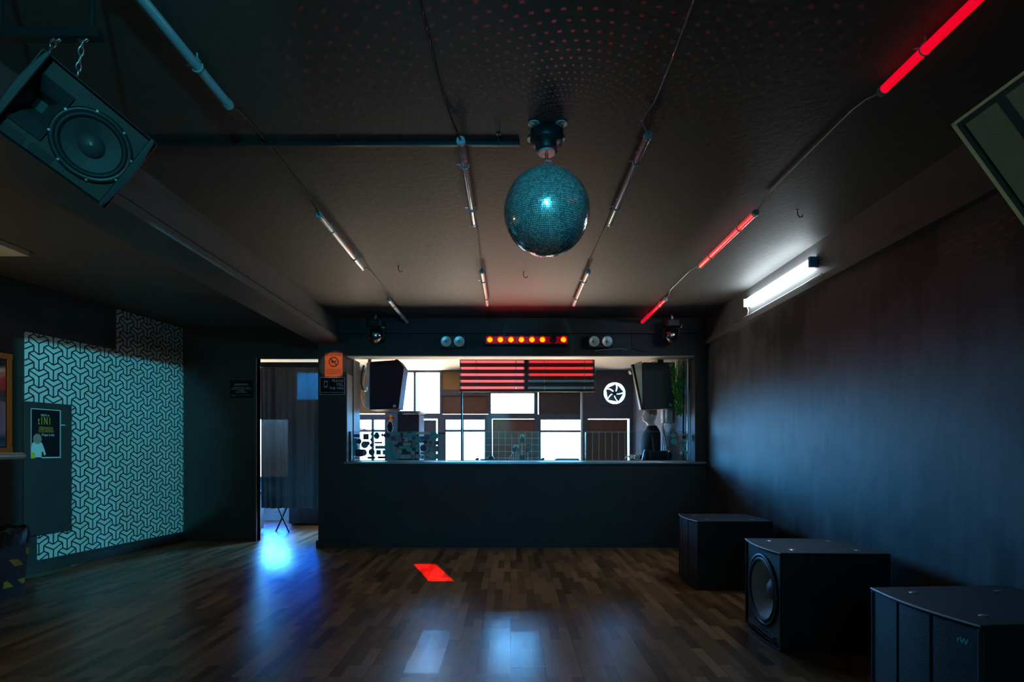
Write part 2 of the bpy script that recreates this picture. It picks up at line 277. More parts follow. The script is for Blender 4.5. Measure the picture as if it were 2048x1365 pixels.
# ------------------------------------------------------------------ mesh helpers
class MB:
    def __init__(s): s.v = []; s.f = []; s.m = []; s.s = []
    def add(s, vs, fs, m=0, smooth=False, M=None):
        o = len(s.v)
        for p in vs:
            p = Vector(p); s.v.append(M @ p if M else p)
        for f in fs:
            s.f.append(tuple(i + o for i in f)); s.m.append(m); s.s.append(smooth)
        return s
    def box(s, x0, x1, y0, y1, z0, z1, m=0, M=None):
        vs = [(x, y, z) for z in (z0, z1) for y in (y0, y1) for x in (x0, x1)]
        return s.add(vs, [(0, 2, 3, 1), (4, 5, 7, 6), (0, 1, 5, 4), (2, 6, 7, 3), (0, 4, 6, 2), (1, 3, 7, 5)], m, False, M)
    def cyl(s, p0, p1, r0, r1=None, n=20, m=0, smooth=True, caps=True, M=None):
        p0, p1 = Vector(p0), Vector(p1); r1 = r0 if r1 is None else r1
        q = (p1 - p0).to_track_quat('Z', 'Y')
        vs = []
        for p, r in ((p0, r0), (p1, r1)):
            for i in range(n):
                a = 2 * PI * i / n; vs.append(p + q @ Vector((r * math.cos(a), r * math.sin(a), 0)))
        s.add(vs, [(i, (i + 1) % n, n + (i + 1) % n, n + i) for i in range(n)], m, smooth, M)
        if caps: s.add(vs, [tuple(reversed(range(n))), tuple(range(n, 2 * n))], m, False, M)
        return s
    def tube(s, pts, r, n=8, m=0, M=None, closed=False):
        pts = [Vector(p) for p in pts]; k = len(pts); vs = []
        ref = Vector((0.13, 0.31, 0.94)).normalized()
        for i, p in enumerate(pts):
            a = pts[(i - 1) % k] if (closed or i > 0) else p
            b = pts[(i + 1) % k] if (closed or i < k - 1) else p
            d = (b - a).normalized(); u = d.cross(ref)
            if u.length < 0.05: u = d.cross(Vector((1, 0, 0)))
            u.normalize(); w = d.cross(u)
            rr = r[i] if isinstance(r, (list, tuple)) else r
            for j in range(n):
                t = 2 * PI * j / n; vs.append(p + (u * math.cos(t) + w * math.sin(t)) * rr)
        fs = []
        for i in range(k if closed else k - 1):
            i2 = (i + 1) % k
            for j in range(n): fs.append((i * n + j, i2 * n + j, i2 * n + (j + 1) % n, i * n + (j + 1) % n))
        s.add(vs, fs, m, True, M)
        if not closed: s.add(vs, [tuple(range(n)), tuple(reversed(range((k - 1) * n, k * n)))], m, False, M)
        return s
    def lathe(s, prof, n=32, m=0, M=None, smooth=True):
        vs = []
        for r, z in prof:
            for i in range(n):
                a = 2 * PI * i / n; vs.append((r * math.cos(a), r * math.sin(a), z))
        fs = [(k * n + i, k * n + (i + 1) % n, (k + 1) * n + (i + 1) % n, (k + 1) * n + i) for k in range(len(prof) - 1) for i in range(n)]
        return s.add(vs, fs, m, smooth, M)
    def prism(s, poly, z0, z1, m=0, M=None):
        n = len(poly); vs = [(x, y, z0) for x, y in poly] + [(x, y, z1) for x, y in poly]
        return s.add(vs, [tuple(reversed(range(n))), tuple(range(n, 2 * n))] + [(i, (i + 1) % n, n + (i + 1) % n, n + i) for i in range(n)], m, False, M)
    def quad(s, a, b, c, d, m=0): return s.add([a, b, c, d], [(0, 1, 2, 3)], m)
    def ball(s, c, r, nu=16, nv=10, m=0, M=None, sc=(1, 1, 1)):
        c = Vector(c); vs = []
        for j in range(nv + 1):
            t = PI * j / nv
            for i in range(nu):
                a = 2 * PI * i / nu
                vs.append(c + Vector((r * sc[0] * math.sin(t) * math.cos(a), r * sc[1] * math.sin(t) * math.sin(a), r * sc[2] * math.cos(t))))
        return s.add(vs, [(j * nu + i, (j + 1) * nu + i, (j + 1) * nu + (i + 1) % nu, j * nu + (i + 1) % nu) for j in range(nv) for i in range(nu)], m, True, M)
    def build(s, name, mats, parent=None, bevel=0.0, rel=None):
        me = bpy.data.meshes.new(name)
        rel = Vector(rel) if rel is not None else Vector((0, 0, 0))
        me.from_pydata([tuple(p - rel) for p in s.v], [], s.f)
        for mm in (mats if isinstance(mats, (list, tuple)) else [mats]): me.materials.append(mm)
        me.polygons.foreach_set('material_index', s.m); me.polygons.foreach_set('use_smooth', s.s); me.update()
        o = bpy.data.objects.new(name, me); COL.objects.link(o)
        if parent: o.parent = parent
        if bevel:
            b = o.modifiers.new('bevel', 'BEVEL'); b.width = bevel; b.segments = 2; b.limit_method = 'ANGLE'
        return o
def holed(b, x0, x1, y0, y1, cx_, cy_, r, z0, z1, n=48, M=None):      # rectangular plate with a round hole
    ang = sorted({2 * PI * i / n for i in range(n)} | {math.atan2(y - cy_, x - cx_) % (2 * PI) for x in (x0, x1) for y in (y0, y1)}); n = len(ang); vs = []
    for z in (z0, z1):
        for a in ang: vs.append((cx_ + r * math.cos(a), cy_ + r * math.sin(a), z))
        for a in ang:
            c_1, s_1 = math.cos(a), math.sin(a); k = min((((x1 if c_1 > 0 else x0) - cx_) / c_1) if abs(c_1) > 1e-9 else 9, (((y1 if s_1 > 0 else y0) - cy_) / s_1) if abs(s_1) > 1e-9 else 9)
            vs.append((cx_ + k * c_1, cy_ + k * s_1, z))
    fs = []
    for i in range(n):
        j = (i + 1) % n
        fs += [(2 * n + i, 3 * n + i, 3 * n + j, 2 * n + j), (i, j, n + j, n + i), (i, 2 * n + i, 2 * n + j, j), (n + i, n + j, 3 * n + j, 3 * n + i)]
    return b.add(vs, fs, 0, False, M)
def thing(name, label, cat, loc=(0, 0, 0), M=None, group=None):
    o = bpy.data.objects.new(name, None); COL.objects.link(o); o.empty_display_size = 0.1
    if M is not None: o.matrix_world = M
    else: o.location = loc
    o['label'] = label; o['category'] = cat
    if group: o['group'] = group
    return o
def tag(o, label, cat, group=None, loc=None):
    o['label'] = label; o['category'] = cat
    if group: o['group'] = group
    if loc is not None: o.location = loc
    return o
def struct(o): o['kind'] = 'structure'; return o
def lab(o, t): o['label'] = t; return o
def frame(origin, xdir, zdir):
    x = Vector(xdir).normalized(); z = Vector(zdir); z = (z - x * z.dot(x)).normalized(); y = z.cross(x)
    M = Matrix.Identity(4)
    for i, a in enumerate((x, y, z)):
        for j in range(3): M[j][i] = a[j]
    M.translation = Vector(origin); return M
def text(body, size, M, matl, parent, name='lettering', width=None, align='CENTER'):
    c = bpy.data.curves.new(name, 'FONT'); c.body = body; c.size = size; c.align_x = align; c.align_y = 'CENTER'; c.extrude = 0.0008; c.resolution_u = 2
    o = bpy.data.objects.new(name, c); COL.objects.link(o)
    bpy.context.view_layer.update()
    me = bpy.data.meshes.new_from_object(o.evaluated_get(bpy.context.evaluated_depsgraph_get()))
    bpy.data.objects.remove(o)
    if width:
        xs = [v.co.x for v in me.vertices]; k = width / max(1e-6, max(xs) - min(xs))
        for v in me.vertices: v.co.x *= k
    for v in me.vertices: v.co = M @ v.co
    me.materials.clear(); me.materials.append(matl)
    o = bpy.data.objects.new(name, me); COL.objects.link(o)
    if parent: o.parent = parent
    return o
# upright wall sign frame facing the camera: x right, y up, z towards -Y
def facing(loc): return frame(loc, (1, 0, 0), (0, -1, 0))
# ================================================================== THE SETTING
H, FY, XR = 2.89, 6.95, 2.47
XJ, ZO, ZS = -2.079, 2.431, 1.085           # opening: left jamb, head, sill
XO = 2.331
FARY, BH = 9.6, 2.62
def wallx(Y): return -4.40 - 0.17 * (7.55 - Y)       # papered left wall
# floor and ceilings
f = MB(); f.box(-6.6, 3.2, -3.4, 10.0, -0.12, 0.0); struct(f.build('floor', FLOOR))
c = MB(); c.box(-6.6, 2.75, -3.4, 7.6, H, H + 0.15)
struct(c.build('ceiling', CEILP))
c = MB(); c.box(-5.5, -2.43, 7.53, 9.95, BH, BH + 0.2); c.box(-2.43, 2.75, 7.20, 9.95, BH, BH + 0.2); struct(c.build('ceiling.001', BACKC))
# right wall with its beam and ledge
w = MB(); w.box(XR, XR + 0.25, -3.4, FY + 0.5, 0, H); struct(w.build('wall_right', WALLR))
w = MB(); w.box(XR - 0.035, XR, -3.4, FY, 2.60, H); w.box(XR - 0.06, XR, -3.4, FY, 2.545, 2.60); struct(w.build('trim_1', BEAMP))
# left beam with a lower lip and a groove
w = MB(); w.box(-2.46, -2.16, -3.4, FY, 2.66, H); w.box(-2.46, -2.175, -3.4, FY, 2.635, 2.66); w.box(-2.46, -2.13, -3.4, FY, 2.575, 2.635); struct(w.build('trim_2', BEAMP))
# front wall around the booth opening
w = MB(); w.box(-2.43, XR, FY, 7.45, 0, ZS - 0.03); w.box(-2.43, XR, FY, 7.20, ZO, H)
w.box(-2.43, XJ, FY, 7.45, ZS - 0.03, ZO); w.box(XO, XR, FY, 7.45, ZS - 0.03, ZO)
struct(w.build('wall_front', BLACKW))
w = MB(); w.box(XJ, XJ + 0.012, FY + 0.01, 7.19, ZS, 2.2); w.box(XJ, XJ + 0.012, 7.26, 7.55, ZS, ZO); struct(w.build('trim_3', JAMB))
w = MB(); w.box(XJ, XO, 6.97, 7.20, ZO - 0.012, ZO); struct(w.build('trim_4', BACKC))
w = MB(); w.box(-2.16, 2.435, FY - 0.05, FY, 2.70, H); struct(w.build('trim_5', BLACKW))
w = MB(); w.box(XJ - 0.02, XR, FY - 0.03, 7.5, ZS - 0.03, ZS); struct(w.build('trim_6', SILL, bevel=0.006))
w = MB(); w.box(-2.45, -2.05, FY - 0.025, FY, 0, 0.09); w.box(-2.05, XR, FY - 0.012, FY, 0, 0.05); struct(w.build('baseboard_front', BLACKW))
# entrance wall left of the pillar
w = MB(); w.box(-4.60, -3.425, 7.43, 7.53, 0, H); w.box(-3.425, -2.43, 7.43, 7.53, 2.475, H); struct(w.build('wall_entrance', BLACKW))
w = MB(); w.box(-3.437, -3.425, 7.425, 7.535, 0, 2.475); w.box(-2.445, -2.43, 7.0, 7.535, 0, 2.475); struct(w.build('door_1', JAMB))
# rear wall behind the camera
w = MB(); w.box(-6.6, 2.75, -3.4, -3.2, 0, H); struct(w.build('wall_rear', REARP))
# booth side wall and far wall with its window openings
w = MB(); w.prism([(XO, 7.45), (XO + 0.05, 7.45), (2.19, 9.6), (2.14, 9.6)], 0, BH); struct(w.build('wall_booth', BACKW))
w = MB(); w.box(-5.2, -5.0, 7.53, 9.9, 0, BH); struct(w.build('wall_side', BACKW))
def rect(px0, px1, py0, py1):
    a, b = W(px0, py1, FARY), W(px1, py0, FARY); return (a.x, b.x, a.z, b.z)
HOLES = dict(
    A=rect(717, 793, 743, 829), B=rect(797, 881, 743, 829), C=rect(884, 976, 743, 780), C2=rect(884, 976, 792, 829), D=rect(980, 1070, 785, 829), E=rect(1076, 1164, 785, 829),
    G=rect(717, 834, 838, 1010), Hh=rect(838, 875, 838, 1010), I=rect(889, 971, 838, 1010), J=rect(984, 1069, 838, 1010), K=rect(1080, 1164, 838, 1010), L=rect(1176, 1259, 838, 1010),
    fan=rect(1208, 1250, 766, 808),
    P=(rect(500, 577, 0, 0)[0], rect(500, 577, 0, 0)[1], 0.74, 1.78), Q=(rect(500, 640, 0, 0)[0], rect(500, 640, 0, 0)[1], 0.24, 0.70), S=rect(588, 642, 740, 802))
xs = sorted({-5.2, 2.35} | {v for h in HOLES.values() for v in h[:2]})
zs = sorted({0.0, BH} | {v for h in HOLES.values() for v in h[2:]})
w = MB()
for i in range(len(xs) - 1):
    j = 0
    while j < len(zs) - 1:
        def solid(j):
            xm, zm = (xs[i] + xs[i + 1]) / 2, (zs[j] + zs[j + 1]) / 2
            return not any(h[0] < xm < h[1] and h[2] < zm < h[3] for h in HOLES.values())
        if not solid(j): j += 1; continue
        k = j
        while k < len(zs) - 1 and solid(k): k += 1
        w.box(xs[i], xs[i + 1], FARY, FARY + 0.14, zs[j], zs[k]); j = k
struct(w.build('wall_far', FRAME))
nwin = [0]
def window(key, pane, mull=(), hmull=(), fw=0.018):
    x0, x1, z0, z1 = HOLES[key]; nwin[0] += 1
    t = bpy.data.objects.new('window_%d' % nwin[0], None); COL.objects.link(t); t.location = ((x0 + x1) / 2, FARY, z0); struct(t)
    fr = MB(); y0, y1 = FARY + 0.02, FARY + 0.07
    fr.box(x0, x0 + fw, y0, y1, z0, z1); fr.box(x1 - fw, x1, y0, y1, z0, z1); fr.box(x0 + fw, x1 - fw, y0, y1, z0, z0 + fw); fr.box(x0 + fw, x1 - fw, y0, y1, z1 - fw, z1)
    for px in mull:
        x = W(px, 0, FARY).x; fr.box(x - 0.022, x + 0.022, y0 - 0.01, y1, z0 + fw, z1 - fw)
    for py in hmull:
        z = W(0, py, FARY).z; fr.box(x0 + fw, x1 - fw, y0 - 0.01, y1, z - 0.020, z + 0.020)
    fr.build('window_frame', FRAME, t, rel=t.location)
    p = MB(); p.box(x0 + fw, x1 - fw, y1 - 0.02, y1 - 0.014, z0 + fw, z1 - fw); p.build('pane', pane, t, rel=t.location)
    if pane is PANE:
        al = bpy.data.lights.new('daylight_portal', 'AREA'); ao = bpy.data.objects.new('daylight_portal', al); COL.objects.link(ao)
        al.shape = 'RECTANGLE'; al.size = x1 - x0; al.size_y = z1 - z0; al.cycles.is_portal = True
        ao.location = ((x0 + x1) / 2, FARY + 0.16, (z0 + z1) / 2); ao.rotation_euler = (-PI / 2, 0, 0)
    return t
window('B', PANE, mull=(829,)); window('D', PANE)
window('G', PANE, mull=(745,), hmull=(862,)); window('I', PANE, mull=(925,), hmull=(862,)); window('K', PANE, hmull=(863,))
window('P', PANE); window('Q', BLUEPANE, mull=(577,)); window('S', BLUEPANE2)
def board(key, m, label, top=0.0, right=0.0, left=0.0, bottom=0.0, split=None):
    x0, x1, z0, z1 = HOLES[key]
    if split: z0, z1 = split
    b = MB(); b.box(x0 + left, x1 - right, FARY + 0.03, FARY + 0.045, z0 + bottom, z1 - top)
    loc = ((x0 + x1) / 2, FARY + 0.0375, z0)
    return tag(b.build('window_board', m, rel=loc), label, 'board', 'boards closing the booth windows', loc)
board('A', BOARDO, 'orange brown board behind the left booth speaker, topped by daylight leak', bottom=0.014)
board('C', BOARDO, 'upper orange board right of the tallest clear window')
board('C2', BOARDB, 'orange brown board under the red tubes, left of the central clear window', bottom=0.006)
board('E', BOARDD, 'dark board right of the central clear window', left=0.014)
board('Hh', BOARDD, 'narrow dark board with daylight leaking round its top and right edge', top=0.022, right=0.028)
board('J', BOARDB, 'dark board tinted teal behind the wire screen and small stand', top=0.008, left=0.010)
board('L', BOARDB, 'tall red brown board under the wall fan', top=0.012, right=0.028)
# ---- papered left wall
def WL(Y, z, d=0.0):
    n = Vector((1, -0.17, 0)).normalized(); p = Vector((wallx(Y), Y, z)); return p + n * d
def wl_px(px, py):      # pixel -> (Y, z) on the papered wall
    Y = -(4.40 + 0.17 * 7.55) / ((px - CX) / F - 0.17); return Y, CH - (py - CY) * Y / F
w = MB()
for d0, d1, y0, y1, z0, z1, m in ((-0.15, 0.0, -3.4, 7.6, 0.0, H, 0),):
    a = [WL(y0, z0, d0), WL(y1, z0, d0), WL(y1, z0, d1), WL(y0, z0, d1)]
    b = [p + Vector((0, 0, z1 - z0)) for p in a]
    w.add(a + b, [(3, 2, 1, 0), (4, 5, 6, 7), (0, 1, 5, 4), (1, 2, 6, 5), (2, 3, 7, 6), (3, 0, 4, 7)], m)
yL, yR = wl_px(48, 700)[0], wl_px(383, 900)[0]; yS0, yS1 = wl_px(232, 650)[0], wl_px(365, 650)[0]
yP = wl_px(139, 900)[0]; ZB, ZT = 0.13, 2.40; PZ0, PZ1 = 0.385, 1.715
RECTS = [(yP, yR, ZB, ZT), (yL, yP, PZ1, ZT), (yL + 0.12, yP, ZB, PZ0), (yS0, yS1, ZT, H - 0.01)]
for y0, y1, z0, z1 in RECTS:
    w.add([WL(y0, z0, 0.004), WL(y1, z0, 0.004), WL(y1, z1, 0.004), WL(y0, z1, 0.004)], [(0, 1, 2, 3)], 1)
def clip(p, q, r):
    t0, t1 = 0.0, 1.0; dx, dz = q[0] - p[0], q[1] - p[1]
    for pp, qq in ((-dx, p[0] - r[0]), (dx, r[1] - p[0]), (-dz, p[1] - r[2]), (dz, r[3] - p[1])):
        if abs(pp) < 1e-9:
            if qq < 0: return None
        else:
            t = qq / pp
            if pp < 0: t0 = max(t0, t)
            else: t1 = min(t1, t)
    if t0 >= t1: return None
    return (p[0] + dx * t0, p[1] + dz * t0), (p[0] + dx * t1, p[1] + dz * t1)
ww = 0.056; D3 = [(0.0, -1.0), (math.cos(PI / 6), 0.5), (-math.cos(PI / 6), 0.5)]
segs = set()
def key(p): return (round(p[0], 4), round(p[1], 4))
for a in range(-45, 46):
    for b in range(-45, 46):
        c0 = (6.4 + 3 * ww * (a * D3[1][0] + b * D3[2][0]), 1.3 + 3 * ww * (a * D3[1][1] + b * D3[2][1]))
        if not (yL - 0.3 < c0[0] < yR + 0.3 and -0.2 < c0[1] < H + 0.2): continue
        pt = lambda i, j, di, dj: (c0[0] + di * D3[i][0] * ww + dj * D3[j][0] * ww, c0[1] + di * D3[i][1] * ww + dj * D3[j][1] * ww)
        for i in range(3):
            j = (i + 1) % 3
            path = [pt(i, j, 0, 0), pt(i, j, 2, 0), pt(i, j, 2, 1), pt(i, j, 1, 1), pt(i, j, 1, 2), pt(i, j, 0, 2)]
            for p, q in zip(path, path[1:]):
                kp, kq = key(p), key(q); segs.add((kp, kq) if kp < kq else (kq, kp))
lw = 0.0066
for p, q in sorted(segs):
    for r in RECTS:
        s = clip(p, q, r)
        if not s: continue
        (ay, az), (by, bz) = s; L = math.hypot(by - ay, bz - az)
        if L < 0.003: continue
        ny, nz = -(bz - az) / L * lw, (by - ay) / L * lw
        w.add([WL(ay + ny, az + nz, 0.0055), WL(ay - ny, az - nz, 0.0055), WL(by - ny, bz - nz, 0.0055), WL(by + ny, bz + nz, 0.0055)], [(0, 1, 2, 3)], 2)
struct(w.build('wall_left', [BLACKW, PAPER, PLINE]))
def wlbox(mb, y0, y1, z0, z1, d0, d1, m=0):
    a = [WL(y0, z0, d0), WL(y1, z0, d0), WL(y1, z0, d1), WL(y0, z0, d1)]; b = [p + Vector((0, 0, z1 - z0)) for p in a]
    mb.add(a + b, [(3, 2, 1, 0), (4, 5, 6, 7), (0, 1, 5, 4), (1, 2, 6, 5), (2, 3, 7, 6), (3, 0, 4, 7)], m); return mb
w = MB(); wlbox(w, yL - 0.02, yP, PZ0, PZ1, 0.0, 0.03); struct(w.build('trim_7', BLACKW, bevel=0.004))
w = MB(); wlbox(w, 4.2, 7.45, 0.0, 0.10, 0.0, 0.02); struct(w.build('baseboard_left', BLACKW))
# ================================================================== CEILING LIGHT TUBES
TZ = 2.835
def led_tube(x, y0, L, m, label, group, dz=0.0, strip=None):
    t = thing('light_tube', label, 'light', (x, y0, TZ + dz), group=group)
    b = MB(); b.cyl((0, 0.02, 0), (0, L - 0.02, 0), 0.0195, n=18); b.build('tube', m, t)
    for e0, e1 in ((0, 0.025), (L - 0.025, L)):
        b = MB(); b.cyl((0, e0, 0), (0, e1, 0), 0.0215, n=18); b.cyl((0, e0 + (e1 - e0) * .5, 0), (0, e0 + (e1 - e0) * .5 + 0.004, 0), 0.0235, n=18); b.build('end_cap', CAPM, t)
    for s in (0.24, 0.76):
        b = MB(); y = L * s
        b.tube([(0.023 * math.cos(a), y, 0.023 * math.sin(a)) for a in [PI * (-1.15 + 1.3 * i / 12) for i in range(13)]], 0.0035, 6)
        b.box(-0.012, 0.012, y - 0.008, y + 0.008, 0.018, 0.026); b.cyl((0, y, 0.022), (0, y, H - TZ - dz), 0.004, n=8)
        b.box(-0.045, -0.022, y - 0.003, y + 0.003, 0.002, 0.006)
        b.build('clip', CAPM, t)
    return t
GT = 'tubes hung in four rows under the ceiling'
X4 = (-1.298, -0.256, 0.696, 1.646)
led_tube(X4[0], 1.45, 1.09, TUBEC, 'bluish tube nearest the hanging speaker, at the upper left', GT)
led_tube(X4[0], 3.727, 1.10, TUBEW, 'milky white unlit tube in the middle of the leftmost row', GT)
led_tube(X4[0], 5.84, 1.05, TUBEW, 'short looking white tube by the left moving head, far end of leftmost row', GT)
led_tube(X4[1], 2.822, 1.053, TUBEDIM, 'clear grey tube left of the mirror ball', GT)
led_tube(X4[1], 4.91, 1.145, TUBEW, 'white tube ahead of the mirror ball, far end of second row from left', GT)
led_tube(X4[2], 2.776, 1.094, TUBEDIM, 'clear grey tube right of the mirror ball with red glints', GT)
led_tube(X4[2], 4.91, 1.145, TUBEW, 'white tube beyond the mirror ball to the right, far end of third row', GT)
led_tube(X4[3], 1.36, 1.084, REDB, 'bright red lit tube nearest the camera at the upper right', GT)
led_tube(X4[3], 3.686, 1.094, REDT, 'red lit tube left of the glowing white batten', GT)
led_tube(X4[3], 5.83, 1.06, REDB, 'red lit tube close to the right moving head', GT)
def cable(pts, label, m=RUBBER, r=0.005, group='cables along the ceiling', name='cable', loc=None):
    b = MB(); b.tube(pts, r, 6); loc = loc or pts[0]
    return tag(b.build(name, m, rel=loc), label, 'cable', group, loc)
def along(x, ys, zs): return [(x + dx, y, z) for (dx, y), z in zip(ys, zs)]
zc = H - 0.006
cable([(X4[0], 2.54, TZ), (X4[0], 2.60, 2.86), (X4[0], 2.75, zc), (X4[0], 3.5, zc), (X4[0], 3.66, 2.86), (X4[0], 3.727, TZ)], 'black cable between the bluish tube and the milky tube of the leftmost row')
cable([(X4[0], 4.827, TZ), (X4[0] + .01, 4.9, 2.86), (X4[0] + .01, 5.05, zc), (X4[0] + .015, 5.6, zc), (X4[0], 5.78, 2.86), (X4[0], 5.84, TZ)], 'thin cable between the milky tube and the far white tube, leftmost row')
cable([(X4[1] - .09, 1.5, zc), (X4[1] - .06, 2.5, zc), (X4[1] - .03, 2.73, zc - .01), (X4[1], 2.822, TZ)], 'dark cable running to the clear tube left of the mirror ball')
cable([(X4[1], 3.875, TZ), (X4[1], 3.94, 2.86), (X4[1] + .01, 4.15, zc), (X4[1], 4.72, zc), (X4[1], 4.91, TZ)], 'cable between the two tubes of the second row from left')
cable([(X4[1], 6.055, TZ), (X4[1], 6.12, 2.865), (X4[1] + .01, 6.3, zc), (X4[1] + .01, 6.88, zc)], 'cable end from the second row running to the front wall')
cable([(X4[2] - .05, 1.3, zc), (X4[2] - .02, 2.3, zc), (X4[2] - .02, 2.60, zc), (X4[2] - .06, 2.68, zc - .03), (X4[2], 2.776, TZ)], 'cable ending in a bent plug at the clear tube right of the mirror ball', m=CAPM, r=.004)
cable([(X4[2], 3.87, TZ), (X4[2], 3.94, 2.86), (X4[2], 4.15, zc), (X4[2] - .01, 4.72, zc), (X4[2], 4.91, TZ)], 'cable between the two tubes right of the mirror ball')
cable([(X4[2], 6.055, TZ), (X4[2], 6.12, 2.865), (X4[2] - .02, 6.3, zc), (X4[2] - .03, 6.88, zc)], 'cable end from the third row running to the front wall')
cable([(X4[3], 2.444, TZ), (X4[3] - .02, 2.52, 2.85), (X4[3], 2.65, zc), (X4[3], 3.5, zc), (X4[3] + .01, 3.63, 2.86), (X4[3], 3.686, TZ)], 'cable between the nearest bright red tube and the middle red tube', m=CAPM, r=.004)
cable([(X4[3], 4.78, TZ), (X4[3], 4.85, 2.86), (X4[3], 5.05, zc), (X4[3], 5.65, zc), (X4[3] + .015, 5.77, 2.86), (X4[3], 5.83, TZ)], 'pale cable between the middle red tube and the far red tube', m=CAPM, r=.004)
b = MB(); b.box(-2.13, 0.05, 2.93, 2.948, H - 0.022, H); tag(b.build('cable_duct', DKMET, rel=(0, 2.94, H), bevel=0.003), 'black cable duct crossing the ceiling to the ball motor', 'duct', None, (0, 2.94, H))
for px, py, lb in ((797, 533, 'bent hook under the ceiling between the two left tube rows'), (1047, 545, 'small wire hook in the ceiling below the mirror ball'), (1595, 420, 'dark hook in the ceiling right of the middle red tube'), (997, 268, 'shiny hook on the ceiling left of the ball motor')):
    Y = (H - CH) * F / (CY - py); x = (px - CX) * Y / F
    b = MB(); b.tube([(0, 0, 0), (0, 0, -0.03), (0.012, 0, -0.05), (0.03, 0, -0.05), (0.035, 0, -0.035)], 0.004, 6); b.cyl((0, 0, 0), (0, 0, -0.004), 0.012, n=10)
    tag(b.build('ceiling_hook', DKMET), lb, 'hook', 'hooks left in the ceiling', (x, Y, H))
# ================================================================== MIRROR BALL
BX, BY, BZ, BR = 0.187, 2.84, 2.472, 0.222
t = thing('ball_motor', 'black stepped motor with four pale mounting ears, holding the mirror ball', 'motor', (BX, BY, H))
b = MB(); b.lathe([(0.0, 0.0), (0.085, 0.0), (0.085, -0.055), (0.082, -0.06), (0.058, -0.062), (0.058, -0.10), (0.055, -0.105), (0.0, -0.105)], 28); b.build('housing', BLACKP, t)
for k in range(4):
    a = PI / 4 + k * PI / 2; b = MB(); cx_, cy_ = 0.098 * math.cos(a), 0.098 * math.sin(a)
    b.cyl((cx_, cy_, -0.006), (cx_, cy_, 0), 0.030, n=18); b.cyl((cx_ * 1.1, cy_ * 1.1, -0.010), (cx_ * 1.1, cy_ * 1.1, -0.006), 0.008, n=10); b.build('mounting_ear', PINKP, t)
b = MB(); b.cyl((0, 0, -0.118), (0, 0, -0.105), 0.042, n=24); lab(b.build('output_plate', PINKP, t), 'pale round output plate')
b = MB(); b.cyl((0, 0, -0.15), (0, 0, -0.118), 0.009, n=12); b.build('shaft', STEEL, t)
t = thing('mirror_ball', 'big mirror ball of small square tiles hanging from the ceiling', 'mirror ball', (BX, BY, BZ))
b = MB(); b.ball((0, 0, 0), BR - 0.004, 48, 32); b.build('core', GROUT, t)
b = MB(); NR = 70
for i in range(NR):
    la0, la1 = PI * (i + 0.09) / NR, PI * (i + 0.91) / NR; lm = (la0 + la1) / 2
    n = max(5, round(2 * PI * math.sin(lm) * BR / (PI * BR / NR)))
    ph = R.random() * 6
    for k in range(n):
        o0, o1 = ph + 2 * PI * (k + 0.09) / n, ph + 2 * PI * (k + 0.91) / n; om = (o0 + o1) / 2
        nrm = Vector((math.sin(lm) * math.cos(om), math.sin(lm) * math.sin(om), math.cos(lm)))
        ctr = nrm * BR; nj = (nrm + Vector((R.gauss(0, .016), R.gauss(0, .016), R.gauss(0, .016)))).normalized()
        vs = []
        for la, oo in ((la0, o0), (la1, o0), (la1, o1), (la0, o1)):
            p = Vector((math.sin(la) * math.cos(oo), math.sin(la) * math.sin(oo), math.cos(la))) * BR
            vs.append(p - nj * (p - ctr).dot(nj))
        b.add(vs, [(0, 1, 2, 3)])
b.build('mirror_tiles', MIRT, t)
b = MB(); b.cyl((0, 0, BR - 0.006), (0, 0, BR + 0.006), 0.035, n=24); b.build('cap', CHROME, t)
b = MB(); zt = H - 0.15 - BZ
b.tube([(0.010 * math.cos(a), 0, zt - 0.013 + 0.012 * math.sin(a)) for a in [2 * PI * i / 14 for i in range(14)]], 0.003, 6, closed=True)
b.tube([(0, 0.009 * math.cos(a), BR + 0.016 + 0.013 * math.sin(a)) for a in [2 * PI * i / 14 for i in range(14)]], 0.003, 6, closed=True)
b.build('hanging_ring', STEEL, t)
b = MB(); b.tube([(0.008, 0, zt - 0.004), (0.024, -0.004, zt - 0.006), (0.028, -0.005, zt - 0.03), (0.018, 0, BR + 0.02), (0.012, 0, BR + 0.004)], 0.0032, 6); b.build('safety_wire', STEEL, t)
# ================================================================== WHITE BATTEN ON THE RIGHT BEAM
xb = XR - 0.035
t = thing('batten_light', 'glowing white batten light on the beam over the right wall', 'light', (xb, 4.36, 2.735))
b = MB(); b.prism([(-0.055, -0.03), (0, -0.038), (0, 0.038), (-0.055, 0.03)], 0.03, 1.24, M=frame((0, 0, 0), (1, 0, 0), (0, 1, 0))); b.build('diffuser', BATT, t, bevel=0.008)
b = MB(); b.box(-0.062, 0, -0.0, 0.03, -0.042, 0.042); lab(b.build('end_cap', BLUECAP, t, bevel=0.003), 'blue end cap')
b = MB(); b.box(-0.058, 0, 1.24, 1.258, -0.040, 0.040); lab(b.build('end_cap', WHITEP, t), 'pale end cap')
cable([(xb - .02, 5.615, 2.70), (xb - .012, 5.60, 2.66), (xb - .01, 5.62, 2.62), (xb - .016, 5.9, 2.607), (xb - .016, 5.0, 2.607), (xb - .016, 4.55, 2.607), (xb - .035, 4.4, 2.60), (xb - .03, 4.25, 2.605)], 'white cable lying on the ledge under the batten light', m=WHITEP, r=0.005, group=None)
